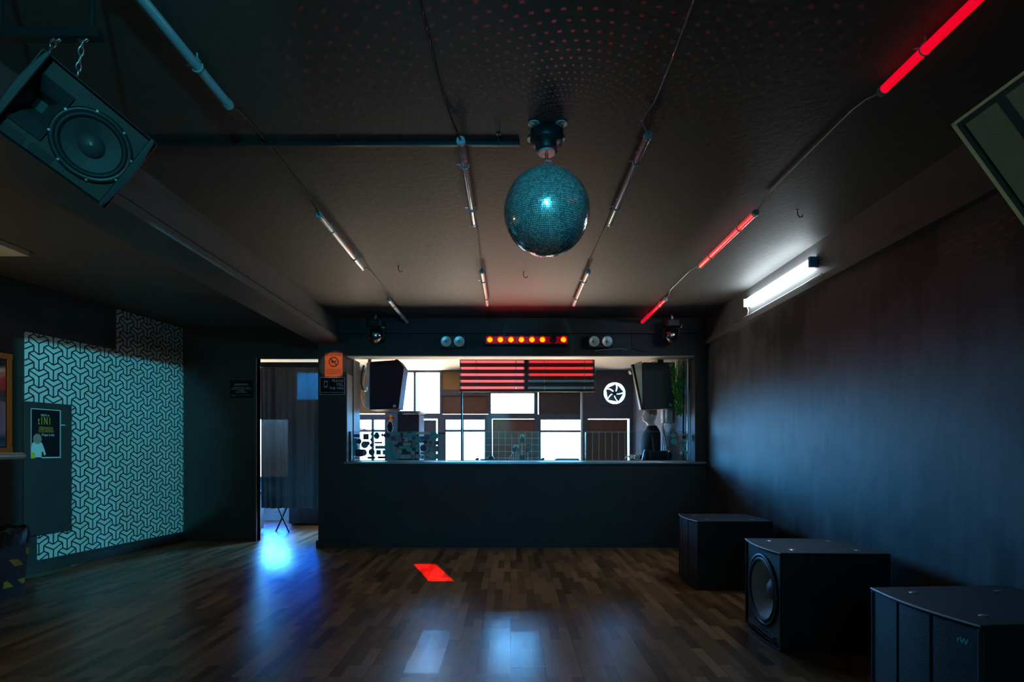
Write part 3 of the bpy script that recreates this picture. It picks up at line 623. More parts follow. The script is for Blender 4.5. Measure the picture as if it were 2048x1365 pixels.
# ================================================================== FRONT HEADER LIGHTS
t = thing('led_bar', 'black bar of red glowing lamps above the booth opening, one lamp dark', 'light', (0, FY - 0.05, 2.60))
x0, x1 = W(969, 0, 6.85).x, W(1138, 0, 6.85).x
b = MB(); b.box(x0, x1, -0.07, 0, -0.055, 0.055); b.build('body', BLACKP, t, bevel=0.006)
b = MB(); b.box(x0 + .02, x1 - .02, -0.078, -0.07, -0.042, 0.042); lab(b.build('front_plate', REDHALO, t), 'red acrylic front plate with added halo glow')
for k in range(8):
    x = W(980 + k * 20.9, 0, 6.85).x
    b = MB(); M = frame((x, -0.078, 0), (1, 0, 0), (0, -1, 0)); b.lathe([(0.044, 0), (0.044, 0.052), (0.038, 0.054), (0.032, 0.002)], 20, M=M); r_ = b.build('lens_ring', REDHALO if k != 6 else BLACKP, t)
    b = MB(); b.lathe([(0.0, 0.006), (0.02, 0.005), (0.031, 0.001)], 20, M=M); lab(b.build('lamp_lens', LEDR if k != 6 else LEDOFF, r_), 'glowing yellow red lamp' if k != 6 else 'unlit lamp')
def blinder(pxs, label):
    Y = FY - 0.05; xa, xb_ = W(pxs[0], 0, Y).x, W(pxs[1], 0, Y).x; zc_ = W(0, 683, Y).z - 0.01
    t = thing('blinder_light', label, 'light', ((xa + xb_) / 2, Y, zc_))
    b = MB(); h = abs(xb_ - xa) / 2; b.box(-h - 0.075, h + 0.075, -0.045, 0, -0.075, 0.075); b.build('housing', BLACKP, t, bevel=0.006)
    for s in (-h, h):
        M = frame((s, -0.045, 0), (1, 0, 0), (0, -1, 0)); b = MB(); b.lathe([(0.066, -0.001), (0.066, 0.010), (0.060, 0.010), (0.035, 0.004), (0.0, 0.001)], 26, M=M); rf = b.build('reflector', REFL, t)
        b = MB(); b.lathe([(0.017, 0.001), (0.017, 0.02), (0.010, 0.026), (0, 0.027)], 14, M=M); b.build('bulb', BULB, rf)
blinder((893, 919), 'pair of round reflector lamps left of the red lamp bar'); blinder((1187, 1213), 'pair of round reflector lamps right of the red lamp bar')
def moving_head(px, label, yaw):
    Y = 6.72; p = W(px, 650, Y)
    t = thing('moving_head_light', label, 'light', (p.x, Y, H))
    b = MB(); b.cyl((0, 0, -0.03), (0, 0, 0), 0.012, n=10); b.box(-0.012, 0.012, -0.03, 0.03, -0.075, -0.03); b.build('hanging_clamp', STEEL, t)
    b = MB(); b.prism([(-0.10, -0.07), (-0.075, -0.10), (0.075, -0.10), (0.10, -0.07), (0.10, 0.07), (0.075, 0.10), (-0.075, 0.10), (-0.10, 0.07)], -0.165, -0.075); b.build('base', DKMET, t, bevel=0.012)
    Mz = Matrix.Rotation(yaw, 4, 'Z')
    b = MB(); b.box(-0.085, 0.085, -0.03, 0.03, -0.185, -0.168, M=Mz)
    for s in (-1, 1): b.box(s * 0.085 - 0.012, s * 0.085 + 0.012, -0.03, 0.03, -0.30, -0.168, M=Mz)
    b.build('yoke', BLACKP, t, bevel=0.005)
    M = Mz @ Matrix.Translation((0, 0, -0.265)) @ Matrix.Rotation(math.radians(78), 4, 'X')
    b = MB(); b.lathe([(0.0, -0.09), (0.05, -0.088), (0.066, -0.06), (0.07, 0.03), (0.066, 0.085), (0.058, 0.09)], 24, M=M); hd = b.build('head', DKMET, t)
    b = MB(); b.lathe([(0.057, 0.085), (0.04, 0.098), (0.0, 0.104)], 24, M=M); b.build('lens', CHROME, hd)
    b = MB(); b.box(0.092 if px > 1000 else 0.075, 0.115 if px > 1000 else 0.10, -0.05, 0.03, -0.17, -0.13); 
    lab(b.build('side_plate', WHITEP, t), 'pale side plate')
    return t
moving_head(752, 'small moving head light at the left end of the header', 0.35); moving_head(1343, 'small moving head light at the right end of the header', -0.35)
cable([W(1190, 702, FY - .012), W(1215, 699, FY - .012), W(1240, 698, FY - .012), W(1256, 700, FY - .012)], 'pale wire stapled under the right pair of reflector lamps', m=WHITEP, r=0.004, group=None)
cable([W(1262, 662, FY - .06), W(1264, 680, FY - .015), W(1265, 698, FY - .012), W(1300, 706, FY - .012)], 'dark wire hanging from the last red tube onto the header', m=DKMET, r=0.004, group=None)
# ================================================================== SIGNS
def sheet(t, w_, h_, m, z=0.002, name='sheet'):
    b = MB(); b.box(-w_ / 2, w_ / 2, -h_ / 2, h_ / 2, 0, z); return b.build(name, m, t)
p = W(667.5, 730, FY); t = thing('no_smoking_sign', 'orange no smoking notice on the pillar beside the doorway', 'sign', M=facing((p.x, FY - 0.001, p.z)))
sheet(t, 0.222, 0.300, ORANGE)
lab(text('VIETATO FUMARE', 0.05, Matrix.Translation((0, 0.125, 0.003)), INK, t, width=0.205), 'black heading'); 
b = MB(); M = Matrix.Translation((0.0, 0.035, 0.003)); b.tube([(0.057 * math.cos(a), 0.057 * math.sin(a), 0.0) for a in [2 * PI * i / 40 for i in range(40)]], 0.0055, 6, M=M, closed=True)
b.box(-0.057, 0.057, -0.006, 0.006, 0, 0.002, M=M @ Matrix.Rotation(-PI / 4, 4, 'Z')); b.box(-0.03, 0.035, -0.007, 0.007, 0, 0.0015, M=M @ Matrix.Rotation(0.3, 4, 'Z'))
b.box(-0.026, -0.012, 0.0, 0.03, 0, 0.0015, M=M); b.build('crossed_cigarette', INK, t)
for k, (tx, wd_) in enumerate((('A NORMA DI LEGGE', 0.185), ('E VIETATO FUMARE IN QUESTO LOCALE', 0.19), ('I TRASGRESSORI SARANNO PUNITI', 0.18))): text(tx, 0.017, Matrix.Translation((0, -0.062 - 0.024 * k, 0.003)), INK, t, width=wd_)
p = W(665, 772.5, FY); t = thing('dance_floor_sign', 'black sign reading PLEASE FEEL THE VIBE below the orange notice', 'sign', M=facing((p.x, FY - 0.001, p.z)))
sheet(t, 0.316, 0.222, SIGNBK, 0.004)
b = MB(); w_, h_ = 0.158, 0.111
for a in ((-w_, w_, h_ - 0.007, h_), (-w_, w_, -h_, -h_ + 0.005), (-w_, -w_ + 0.006, -h_, h_), (w_ - 0.008, w_, -h_, h_)): b.box(a[0], a[1], a[2], a[3], 0.004, 0.006)
b.build('border', SIGNW, t)
for k, tx in enumerate(('PLEASE', 'FEEL', 'THE VIBE')):
    text(tx, 0.046, Matrix.Translation((0.142, 0.062 - 0.046 * k, 0.005)), WHITEP, t, align='RIGHT')
text('NO CAMERAS ON THE DANCEFLOOR', 0.018, Matrix.Translation((0, -0.083, 0.005)), SIGNW, t, width=0.285)
b = MB(); M = Matrix.Translation((-0.083, 0.022, 0.005))
b.box(-0.022, 0.022, 0.028, 0.042, 0, 0.001, M=M); b.box(-0.022, 0.022, -0.040, -0.026, 0, 0.001, M=M); b.box(-0.022, -0.017, -0.03, 0.03, 0, 0.001, M=M); b.box(0.017, 0.022, -0.03, 0.03, 0, 0.001, M=M); b.build('phone_symbol', SIGNW, t)
b = MB(); b.tube([(0.055 * math.cos(a), 0.055 * math.sin(a), 0) for a in [2 * PI * i / 36 for i in range(36)]], 0.0035, 5, M=M, closed=True); lab(b.build('ban_ring', mat('dim red print', (0.10, 0.01, 0.012), 0.5), t), 'dark red ring round the phone')
YE = 7.43
p = W(483, 779, YE); t = thing('reserved_sign', 'small dark RISERVATO notice on the black wall left of the curtain', 'sign', M=facing((p.x, YE - 0.001, p.z)))
sheet(t, 0.31, 0.24, SIGNBK)
text('RISERVATO', 0.036, Matrix.Translation((0, 0.062, 0.003)), SIGNW, t, width=0.18)
for k, (tx, wd_, dx) in enumerate((('LA DIREZIONE SI RISERVA IL DIRITTO', 0.23, 0), ('DI SELEZIONE ALL INGRESSO DEL LOCALE', 0.275, 0), ('A PROPRIA', 0.09, 0), ('DISCREZIONE', 0.15, 0))): text(tx, 0.017, Matrix.Translation((dx, 0.022 - 0.021 * k, 0.003)), SIGNW, t, width=wd_)
b = MB(); b.box(-0.135, 0.135, -0.080, -0.077, 0.002, 0.003); b.box(-0.135, -0.08, -0.094, -0.091, 0.002, 0.003); b.build('rule', mat('dim lettering', (0.3, 0.33, 0.33), 0.5), t)
# poster on the black panel
yp0, zt_ = wl_px(56, 817); yp1, _ = wl_px(116, 821); ym = (yp0 + yp1) / 2
zb_ = wl_px(86, 917)[1]; zt_ = wl_px(86, 819)[1]; pw, ph = (yp1 - yp0) * math.sqrt(1 + 0.17 ** 2), zt_ - zb_
t = thing('party_poster', 'black party poster with yellow lettering and a person in a white shirt', 'poster', M=frame(WL(ym, (zt_ + zb_) / 2, 0.031), (0.17, 1, 0), (1, -0.17, 0)))
sheet(t, pw, ph, SIGNBK, 0.002)
b = MB(); hw, hh = pw / 2, ph / 2
for a in ((-hw, hw, hh - 0.008, hh), (-hw, -hw + 0.006, -hh, hh), (hw - 0.009, hw, -hh, hh), (-hw * 0.3, hw, -hh, -hh + 0.012)): b.box(a[0], a[1], a[2], a[3], 0.002, 0.003)
b.box(hw, hw + 0.05, 0.09, 0.10, 0.001, 0.003); b.build('paper_edge', SIGNW, t)
text('t I N I', 0.11, Matrix.Translation((-0.02, hh * 0.50, 0.003)), YELLOW, t, width=pw * 0.40)
text('PARTY w/', 0.03, Matrix.Translation((-0.01, hh * 0.74, 0.003)), SIGNW, t, width=pw * 0.27)
text('FERNANDO', 0.042, Matrix.Translation((0.0, hh * 0.22, 0.003)), ORPRINT, t, width=pw * 0.46); text('COSTANTINO', 0.042, Matrix.Translation((0.0, hh * 0.10, 0.003)), ORPRINT, t, width=pw * 0.50)
text('Papa-Lele', 0.035, Matrix.Translation((0.02, -hh * 0.05, 0.003)), SIGNW, t, width=pw * 0.42)
b = MB(); X_ = lambda u: u * hw; Z_ = lambda v: v * hh
b.prism([(X_(-.98), Z_(-.96)), (X_(-.30), Z_(-.96)), (X_(-.30), Z_(-.72)), (X_(-.22), Z_(-.74)), (X_(-.12), Z_(-.90)), (X_(-.02), Z_(-.84)), (X_(-.14), Z_(-.60)), (X_(-.28), Z_(-.38)), (X_(-.48), Z_(-.32)), (X_(-.72), Z_(-.32)), (X_(-.90), Z_(-.38)), (X_(-1.0), Z_(-.7))], 0.002, 0.003); lab(b.build('printed_shirt', SIGNW, t), 'printed white shirt')
b = MB(); b.prism([(X_(-.58) + 0.042 * math.cos(a), Z_(-.22) + 0.052 * math.sin(a)) for a in [2 * PI * i / 18 for i in range(18)]], 0.0032, 0.0036); lab(b.build('printed_head', SKINP, t), 'printed head')
b = MB(); b.prism([(X_(-1.0), Z_(-1.0)), (X_(-.74), Z_(-1.0)), (X_(-.74), Z_(-.78)), (X_(-.96), Z_(-.76))], 0.0033, 0.0038); lab(b.build('printed_corner', YELLOW, t), 'yellow printed corner')
# ================================================================== LEFT EDGE: bar, mirror, bin, scrap
t = thing('bar_counter', 'dark bar counter with a rounded beige edge at the left of the room', 'counter', (-4.3, 3.6, 0))
b = MB(); b.box(-0.5, 0.20, -1.6, 0.80, 0, 1.17); b.build('front', BLACKW, t)
b = MB(); b.box(-0.5, 0.30, -1.6, 0.90, 1.17, 1.21); b.cyl((0.30, -1.6, 1.19), (0.30, 0.90, 1.19), 0.028, n=14); b.cyl((-0.5, 0.90, 1.19), (0.30, 0.90, 1.19), 0.028, n=14); b.ball((0.30, 0.90, 1.19), 0.028); b.build('counter_top', BEIGE, t)
w = MB(); w.box(-5.6, -4.0, 2.2, 4.57, 2.85, H); struct(w.build('trim_8', PALEC))
yq0, yq1 = wl_px(-60, 800)[0], wl_px(19, 800)[0]; zq0, zq1 = 1.24, 2.13
mc = WL((yq0 + yq1) / 2, zq0, 0.0)
t = thing('wall_mirror', 'mirror in a golden wooden frame over the bar counter', 'mirror', mc)
b = MB(); wlbox(b, yq0, yq1 - 0.04, zq0 + 0.03, zq1 - 0.03, 0.004, 0.012); b.build('mirror_glass', mat('smoked mirror', (0.22, 0.25, 0.32), 0.06, metal=1.0), t, rel=mc)
b = MB(); wlbox(b, yq1 - 0.03, yq1, zq0, zq1, 0.004, 0.03); wlbox(b, yq0, yq0 + 0.05, zq0, zq1, 0.004, 0.04); wlbox(b, yq0, yq1, zq0 - 0.03, zq0 + 0.02, 0.004, 0.038); wlbox(b, yq0, yq1, zq1 - 0.03, zq1 + 0.02, 0.004, 0.038); b.build('mirror_frame', WOOD, t, rel=mc)
t = thing('waste_bin', 'black waste bin with yellow hazard tape and a bag over its rim', 'bin', (-4.34, 4.62, 0))
def ring(hx, hy, z): return [(-hx, -hy, z), (hx, -hy, z), (hx, hy, z), (-hx, hy, z)]
def loft(b, rings, m=0, cap=True, smooth=False):
    n = len(rings[0]); vs = [p for r in rings for p in r]
    b.add(vs, [(k * n + i, k * n + (i + 1) % n, (k + 1) * n + (i + 1) % n, (k + 1) * n + i) for k in range(len(rings) - 1) for i in range(n)], m, smooth)
    if cap: b.add(vs, [tuple(reversed(range(n))), tuple(range((len(rings) - 1) * n, len(rings) * n))], m)
    return b
b = MB(); loft(b, [ring(.135, .135, 0), ring(.17, .17, .54), ring(.15, .15, .54), ring(.12, .12, .1)], cap=True); b.build('body', BLACKP, t, bevel=0.01)
b = MB()
rim = []
for k, (o, z) in enumerate(((.172, .44), (.178, .50), (.186, .56), (.176, .585), (.15, .56), (.13, .50))):
    rim.append([(math.copysign(min(abs(math.cos(a)) * 1.25, 1), math.cos(a)) * (o + R.uniform(-.006, .006)), math.copysign(min(abs(math.sin(a)) * 1.25, 1), math.sin(a)) * (o + R.uniform(-.006, .006)), z + R.uniform(-.012, .012)) for a in [2 * PI * i / 28 for i in range(28)]])
loft(b, rim, cap=False, smooth=True); lab(b.build('bin_bag', mat('shiny bag plastic', (0.03, 0.032, 0.035), 0.18, bump=0.4, scale=30), t), 'shiny black bag folded over the rim')
for quad_ in (((-.04, .325), (.056, .311), (.104, .254), (.023, .254)), ((.056, .136), (.128, .139), (.130, .098), (.104, .090)), ((-.07, .141), (-.038, .146), (.023, .085), (-.074, .089)), ((.120, .40), (.155, .385), (.150, .33), (.118, .345))):
    b = MB(); b.add([(.135 + .035 * z / .54 + .003, y, z) for y, z in quad_], [(0, 1, 2, 3)]); b.build('hazard_tape', TAPEY, t)
p = W(155, 1134, 5.84)
b = MB(); b.add([(-.12, 0, .006), (-.02, -.02, .012), (.07, .02, .055), (.10, .06, .07), (.03, .05, .03), (-.05, .05, .01)], [(0, 1, 5), (1, 4, 5), (1, 2, 4), (2, 3, 4)]); tag(b.build('paper_scrap', SCRAP), 'crumpled pale scrap on the floor under the papered wall', 'paper', None, (p.x, 5.84, 0))
# ================================================================== DOORWAY: curtain, stand, case
t = thing('curtain', 'dark curtain closing the doorway, stopping above the floor', 'curtain', (-2.93, 7.66, 0.42))
xs0, xs1 = -0.56, 0.52; nx, nz = 150, 22; b = MB(); vs = []
for j in range(nz + 1):
    v = j / nz
    for i in range(nx + 1):
        u = i / nx; x = xs0 + (xs1 - xs0) * u + 0.05 * (1 - v) * math.sin(4 * u + 0.6) * 0.6
        y = (0.020 + 0.014 * (1 - v)) * (0.55 + 0.45 * math.sin(7.3 * u + 1)) * math.sin(2 * PI * 11.0 * u + 1.1 * math.sin(5 * u) + 1.3 * (1 - v) * math.sin(3.1 * u)) + 0.026 * math.sin(2 * PI * 4.3 * u + 1.6 * v + 0.8 * math.sin(6 * u))
        vs.append((x, y, 1.965 * v))
b.add(vs, [(j * (nx + 1) + i, j * (nx + 1) + i + 1, (j + 1) * (nx + 1) + i + 1, (j + 1) * (nx + 1) + i) for j in range(nz) for i in range(nx)], 0, True); b.build('cloth', CURT, t)
b = MB(); b.box(-0.72, 0.56, -0.03, 0.03, 1.965, 2.03); b.build('curtain_rail', BLACKP, t)
t = thing('flight_case', 'grey case standing behind the doorway, left of the folding stand', 'case', (-4.02, 8.05, 0))
b = MB(); b.box(-0.30, 0.30, -0.22, 0.25, 0.05, 0.62); b.build('case_body', CASEF, t, bevel=0.012)
b = MB(); b.box(0.05, 0.09, -0.225, -0.22, 0.05, 0.62); b.box(0.20, 0.24, -0.225, -0.22, 0.05, 0.62); b.build('strap', BLACKP, t)
for x, y in ((-.25, -.17), (.25, -.17), (-.25, .2), (.25, .2)):
    b = MB(); b.cyl((x - .015, y, .025), (x + .015, y, .025), .025, n=14); b.build('castor', RUBBER, t)
t = thing('folding_stand', 'folding stand with crossed legs behind the doorway', 'stand', (-3.42, 8.25, 0))
for a_, b_ in (((-0.16, -0.05, 0.62), (0.12, -0.05, 0.0)), ((0.16, 0.05, 0.62), (-0.12, 0.05, 0.0))):
    b = MB(); b.cyl(a_, b_, 0.011, n=10); b.build('leg', DKMET, t)
b = MB(); b.cyl((-0.10, -0.06, 0.30), (0.12, 0.02, 0.40), 0.006, n=8); b.build('brace', STEEL, t)
b = MB(); b.box(-0.22, 0.22, -0.14, 0.14, 0.62, 0.65); b.build('top', BLACKP, t)
t = thing('low_bench', 'dark low bench standing beyond the curtain', 'bench', (-2.98, 9.15, 0))
b = MB(); b.box(-0.62, 0.50, -0.22, 0.25, 0.03, 0.40); b.build('bench_body', BLACKP, t, bevel=.01)
b = MB(); b.box(-0.64, 0.52, -0.25, 0.27, 0.40, 0.47); b.build('cushion', JACKET, t, bevel=.02)
for x in (-.55, .43):
    b = MB(); b.box(x - .03, x + .03, -.2, .2, 0, .03); b.build('foot', DKMET, t)
# ================================================================== HANGING SPEAKERS IN THE HALL
A_, B_, D_ = Vector((-1.478, 1.738, 2.516)), Vector((-1.277, 1.986, 2.351)), Vector((-1.661, 1.731, 2.280))
xd = (B_ - A_).normalized(); yd = (D_ - A_).normalized(); nd = xd.cross(yd)
if nd.y > 0: nd = -nd
Lx, Ly = 0.366, 0.304
ctr = A_ + (B_ - A_) / 2 + (D_ - A_) / 2
Mx = frame(ctr, xd, nd)      # local: x along the long side, y across, z out of the front
sy = 1 if (Mx.to_3x3() @ Vector((0, 1, 0))).dot(yd) > 0 else -1
t = thing('hanging_speaker', 'two way loudspeaker without grille hanging tilted at the upper left', 'speaker', M=Mx)
hx, hy = Lx / 2, Ly / 2
b = MB()     # cabinet: shell round a recessed baffle
def rr(k, z, bow): return [(-hx * k, -hy * k, z), (hx * k, -hy * k, z), (hx * k, hy * k, z), (-hx * k, hy * k, z)]
loft(b, [rr(.55, -.24, 0), rr(.80, -.12, 0), rr(1, -.02, 0), rr(1, 0, 0), rr(.965, 0.004, 0), rr(.95, -.022, 0)], cap=False); b.add([(-hx * .55, -hy * .55, -.24), (hx * .55, -hy * .55, -.24), (hx * .55, hy * .55, -.24), (-hx * .55, hy * .55, -.24)], [(3, 2, 1, 0)])
for s in (-1, 1):    # bowed end bars, as wide as the cabinet
    pts = [(s * hx * (0.93 + 0.07 * math.cos(u * PI / 2)), u * hy) for u in [-1 + i / 6 for i in range(13)]]
    poly = pts + [(s * hx * 0.86, hy), (s * hx * 0.86, -hy)]
    if s > 0: poly = poly[::-1]
    b.prism(poly[::-1], -0.02, 0.022)
b.build('cabinet', CABP, t, bevel=0.004)
wc = hx * 0.27; rW = 0.128 * 0.80; hcx = -hx * 0.62; a_, c_ = 0.054, 0.084
b = MB(); xm_ = wc - rW - 0.004; X0, X1, Y1_ = -hx * .93, hx * .93, hy * .93
holed(b, xm_, X1, -Y1_, Y1_, wc, 0, rW, -0.04, -0.022)
b.box(X0, hcx - a_, -Y1_, Y1_, -.04, -.022); b.box(hcx + a_, xm_, -Y1_, Y1_, -.04, -.022); b.box(hcx - a_, hcx + a_, c_, Y1_, -.04, -.022); b.box(hcx - a_, hcx + a_, -Y1_, -c_, -.04, -.022)
lab(b.build('baffle', mat('brownish baffle', (0.060, 0.050, 0.045), 0.65, bump=0.4, scale=200), t), 'textured front baffle')
b = MB(); M = Matrix.Translation((wc, 0, -0.022)) @ Matrix.Scale(0.80, 4); b.lathe([(0.150 * .98, 0.0), (0.150 * .98, 0.010), (0.138, 0.014), (0.128, 0.010)], 40, M=M); wf = b.build('woofer_frame', BLACKP, t)
b = MB(); b.lathe([(0.128, 0.010), (0.122, 0.018), (0.112, 0.014), (0.106, 0.006)], 40, M=M); b.build('surround', RUBBER, wf)
b = MB(); b.lathe([(0.106, 0.006), (0.080, -0.022), (0.046, -0.062)], 40, M=M); b.build('cone', CONE, wf)
b = MB(); b.lathe([(0.050, -0.058), (0.044, -0.038), (0.026, -0.024), (0, -0.019)], 30, M=M); b.build('dust_cap', mat('dust cap', (0.06, 0.062, 0.065), 0.35), wf)
for k in range(8):
    a = 2 * PI * (k + .5) / 8; b = MB(); b.cyl((0.143 * math.cos(a), 0.143 * math.sin(a), 0.010), (0.143 * math.cos(a), 0.143 * math.sin(a), 0.018), .005, n=8, M=M); b.build('screw', STEEL, wf)
b = MB(); R0 = [(hcx - a_, -c_, -.020), (hcx + a_, -c_, -.020), (hcx + a_, c_, -.020), (hcx - a_, c_, -.020)]
R0b = [(x * 1 + (hcx - x) * -.08, y * 1.08, -.012) for x, y, z in R0]
R1 = [(hcx + (x - hcx) * .62, y * .52, -.07) for x, y, z in R0]; R2 = [(hcx + (x - hcx) * .30, y * .22, -.13) for x, y, z in R0]
loft(b, [R0b, R0, R1, R2], cap=False); b.add(R2, [(0, 1, 2, 3)]); lab(b.build('horn', mat('horn plastic', (0.05, 0.052, 0.055), 0.3), t), 'flared horn mouth')
for k, xx in enumerate((-.62, -.18)):
    b = MB(); y0_ = sy * hy * .93; y1_ = sy * hy * .72
    b.box(hx * xx - .035, hx * xx + .03, min(y0_, y1_), max(y0_, y1_), -0.0215, -0.0195); b.build('bass_port', INK, t)
ya = -sy * hy
t = thing('hanging_bracket', 'dark bracket bar on two drop rods holding the left hanging speaker', 'bracket', (-1.50, 1.80, H))
b = MB(); b.box(-0.20, 0.16, -0.015, 0.015, -0.30, -0.27); b.build('bar', DKMET, t)
for x in (-.17, .13): b = MB(); b.cyl((x, 0, -.27), (x, 0, 0), .008, n=10); b.build('drop_rod', DKMET, t)
b = MB(); b.tube([(-.215 + .018 * math.cos(a), 0, -.285 + .018 * math.sin(a)) for a in [2 * PI * i / 14 for i in range(14)]], .005, 6, closed=True); b.build('end_ring', STEEL, t)
for xx, tx in ((-.92, -1.49), (-.45, -1.40)):
    pw_ = Mx @ Vector((hx * xx, ya * .97, -0.05)); top = Vector((tx, 1.80, H - .30))
    hk = thing('hanging_chain', ('steel chain at the topmost corner of the left hanging speaker' if xx < -.5 else 'steel hook and chain on the upper edge of the left hanging speaker'), 'chain', top)
    d_ = pw_ - top; nl = max(2, int(d_.length / 0.022)); q_ = d_.to_track_quat('Z', 'Y').to_matrix().to_4x4(); st = d_.length / nl
    b = MB()
    for k in range(nl):
        z = st * (k + .5); ax = k % 2
        b.tube([((0.007 * math.cos(a) if ax else 0), (0 if ax else 0.007 * math.cos(a)), z + (st * .60) * math.sin(a)) for a in [2 * PI * i / 12 for i in range(12)]], 0.0026, 6, closed=True, M=q_)
    b.build('chain_links', STEEL, hk)
    b = MB(); b.tube([(0.018 * math.cos(a), 0.0, 0.012 + 0.018 * math.sin(a)) for a in [PI * (-1.3 + 1.7 * i / 12) for i in range(13)]], 0.005, 8); b.build('hook', STEEL, hk)
# right hanging speaker
P0 = Vector((1.492, 1.864, 2.349)); P1 = Vector((1.622, 1.692, 2.445)); P2 = Vector((1.826, 1.815, 1.805))
ux, vy = (P1 - P0).normalized(), (P2 - P0).normalized(); nn = ux.cross(vy)
if nn.y > 0: nn = -nn
Mr = frame(P0, vy, nn); so = 1 if (Mr.to_3x3() @ Vector((0, 1, 0))).dot(ux) > 0 else -1
t = thing('hanging_speaker', 'grille fronted loudspeaker hanging at the upper right, partly out of frame', 'speaker', M=Mr)
LL, WWd = 0.62, 0.34
def bx(mb, x0, x1, y0, y1, z0, z1): y0, y1 = sorted((y0 * so, y1 * so)); mb.box(x0, x1, y0, y1, z0, z1); return mb
b = MB(); loft(b, [[(LL * .5 + LL * .5 * k * sx_, so * (WWd * .5 + WWd * .5 * k * sy_), z) for sx_, sy_ in ((-1, -1), (1, -1), (1, 1), (-1, 1))] for k, z in ((.5, -.26), (.86, -.10), (1, -.02), (1, -.014))]); b.build('cabinet', CABP, t)
b = MB(); bx(b, 0, 0.010, 0, WWd, -0.013, 0.004); bx(b, 0, LL, 0, 0.010, -0.013, 0.004); bx(b, LL - .010, LL, 0, WWd, -0.013, 0.004); bx(b, 0, LL, WWd - .010, WWd, -0.013, 0.004); lab(b.build('edge_frame', EDGE, t), 'front edge painted as catching warm light')
b = MB(); bx(b, 0.028, LL - .03, 0.028, 0.118, -0.013, -0.004); bx(b, 0.028, LL - .03, 0.140, WWd - .03, -0.013, -0.004); b.build('grille', GRILLE2, t)
b = MB(); bx(b, 0.028, LL - .03, 0.118, 0.140, -0.013, 0.000); b.build('centre_bar', BLACKP, t)
for lx, ly in ((.10, .24), (.34, .24)):
    pw_ = Mr @ Vector((lx, so * ly, -.10)); b = MB(); b.cyl((lx, so * ly, -.10), Mr.inverted() @ Vector((pw_.x, pw_.y, H)), .010, n=10); b.build('mounting_rod', DKMET, t)
# ================================================================== SUBWOOFERS
def sub(near, far, label, driver):
    # near/far: front corners on the floor; the front faces -X, the body runs to the wall
    n_, f_ = Vector((*near, 0)), Vector((*far, 0)); wv = (f_ - n_); wid = wv.length; u = wv.normalized(); nrm = Vector((-u.y, u.x, 0))  # nrm -> -X
    M = frame((n_ + f_) / 2, -nrm, (0, 0, 1)); t = thing('subwoofer', label, 'subwoofer', M=M, group='subwoofers along the right wall')
    hw_, hh_, dp = wid / 2, 0.61, 0.66
    bow = [(-0.035 * math.cos(v * PI / 2), v * hw_) for v in [-1 + i / 8 for i in range(17)]]
    b = MB(); xf = 0.16 if driver else 0.01; b.prism([(xf, hw_), (xf, -hw_), (dp, -hw_), (dp, hw_)][::-1], 0.015, hh_ - 0.015)
    if driver:
        for s_1 in (-1, 1): b.box(0.012, xf, min(s_1 * hw_, s_1 * (hw_ - .018)), max(s_1 * hw_, s_1 * (hw_ - .018)), 0.015, hh_ - .015)
        holed(b, -hw_ + .012, hw_ - .012, -.30, hh_ - .015 - .315, 0, 0, .213, -.012, 0, M=frame((0.010, 0, 0.315), (0, -1, 0), (-1, 0, 0)))
    b.prism(([(x, y) for x, y in bow] + [(dp, hw_), (dp, -hw_)])[::-1], hh_ - 0.015, hh_); b.prism(([(x, y) for x, y in bow] + [(dp, hw_), (dp, -hw_)])[::-1], 0.0, 0.015)
    b.box(-0.002, 0.012, -hw_, -hw_ + 0.012, 0.015, hh_ - .015); b.box(-0.002, 0.012, hw_ - 0.012, hw_, 0.015, hh_ - .015)
    b.build('cabinet', CABP, t, bevel=0.004)
    b = MB(); b.tube([(x - 0.001, y * 0.998, hh_ - 0.004) for x, y in bow], 0.004, 6); lab(b.build('front_lip', mat('painted lip glint', (0.55, 0.57, 0.60), 0.3), t), 'bowed top lip with painted glint')  # reflected light along the lip painted as a pale colour
    for xx in (0.12, 0.52):
        for yy in (-.17, .17):
            b = MB(); b.lathe([(0.0, 0.003), (0.014, 0.003), (0.02, 0.0)], 14, M=Matrix.Translation((xx, yy, hh_))); b.build('rigging_plate', STEEL, t)
    for xx in (0.08, 0.58):
        for yy in (-.2, .2): pass
    if driver:
        Md = frame((0.010, 0, 0.315), (0, 1, 0), (-1, 0, 0))
        b = MB(); b.lathe([(0.235, 0.0), (0.235, 0.012), (0.218, 0.014), (0.212, 0.008)], 44, M=Md); fr = b.build('driver_frame', BLACKP, t)
        b = MB(); b.lathe([(0.212, 0.008), (0.202, 0.018), (0.190, 0.012), (0.184, 0.004)], 44, M=Md); b.build('surround', RUBBER, fr)
        b = MB(); b.lathe([(0.184, 0.004), (0.13, -0.045), (0.078, -0.10)], 44, M=Md); lab(b.build('cone', mat('grey paper cone', (0.34, 0.36, 0.37), 0.6, scale=30), fr), 'grey cone')
        b = MB(); b.lathe([(0.084, -0.096), (0.072, -0.062), (0.045, -0.040), (0, -0.030)], 30, M=Md); b.build('dust_cap', CONE, fr)
        b = MB(); b.box(-0.012, 0.010, -0.20, 0.20, 0.05, 0.062); b.box(-0.01, 0.010, -0.22, 0.22, 0.028, 0.034); b.build('port_slot', DKMET, t)
    else:
        for a0, a1 in ((-1, -.36), (-.30, .30), (.36, 1)):
            g = [(-0.031 * math.cos(v * PI / 2) + 0.004, v * (hw_ - .014)) for v in [a0 + (a1 - a0) * i / 6 for i in range(7)]]
            b = MB(); b.prism((g + [(0.011, a1 * (hw_ - .014)), (0.011, a0 * (hw_ - .014))])[::-1], 0.018, hh_ - 0.018); b.build('grille', GRILLE, t)
    return t, hw_, hh_
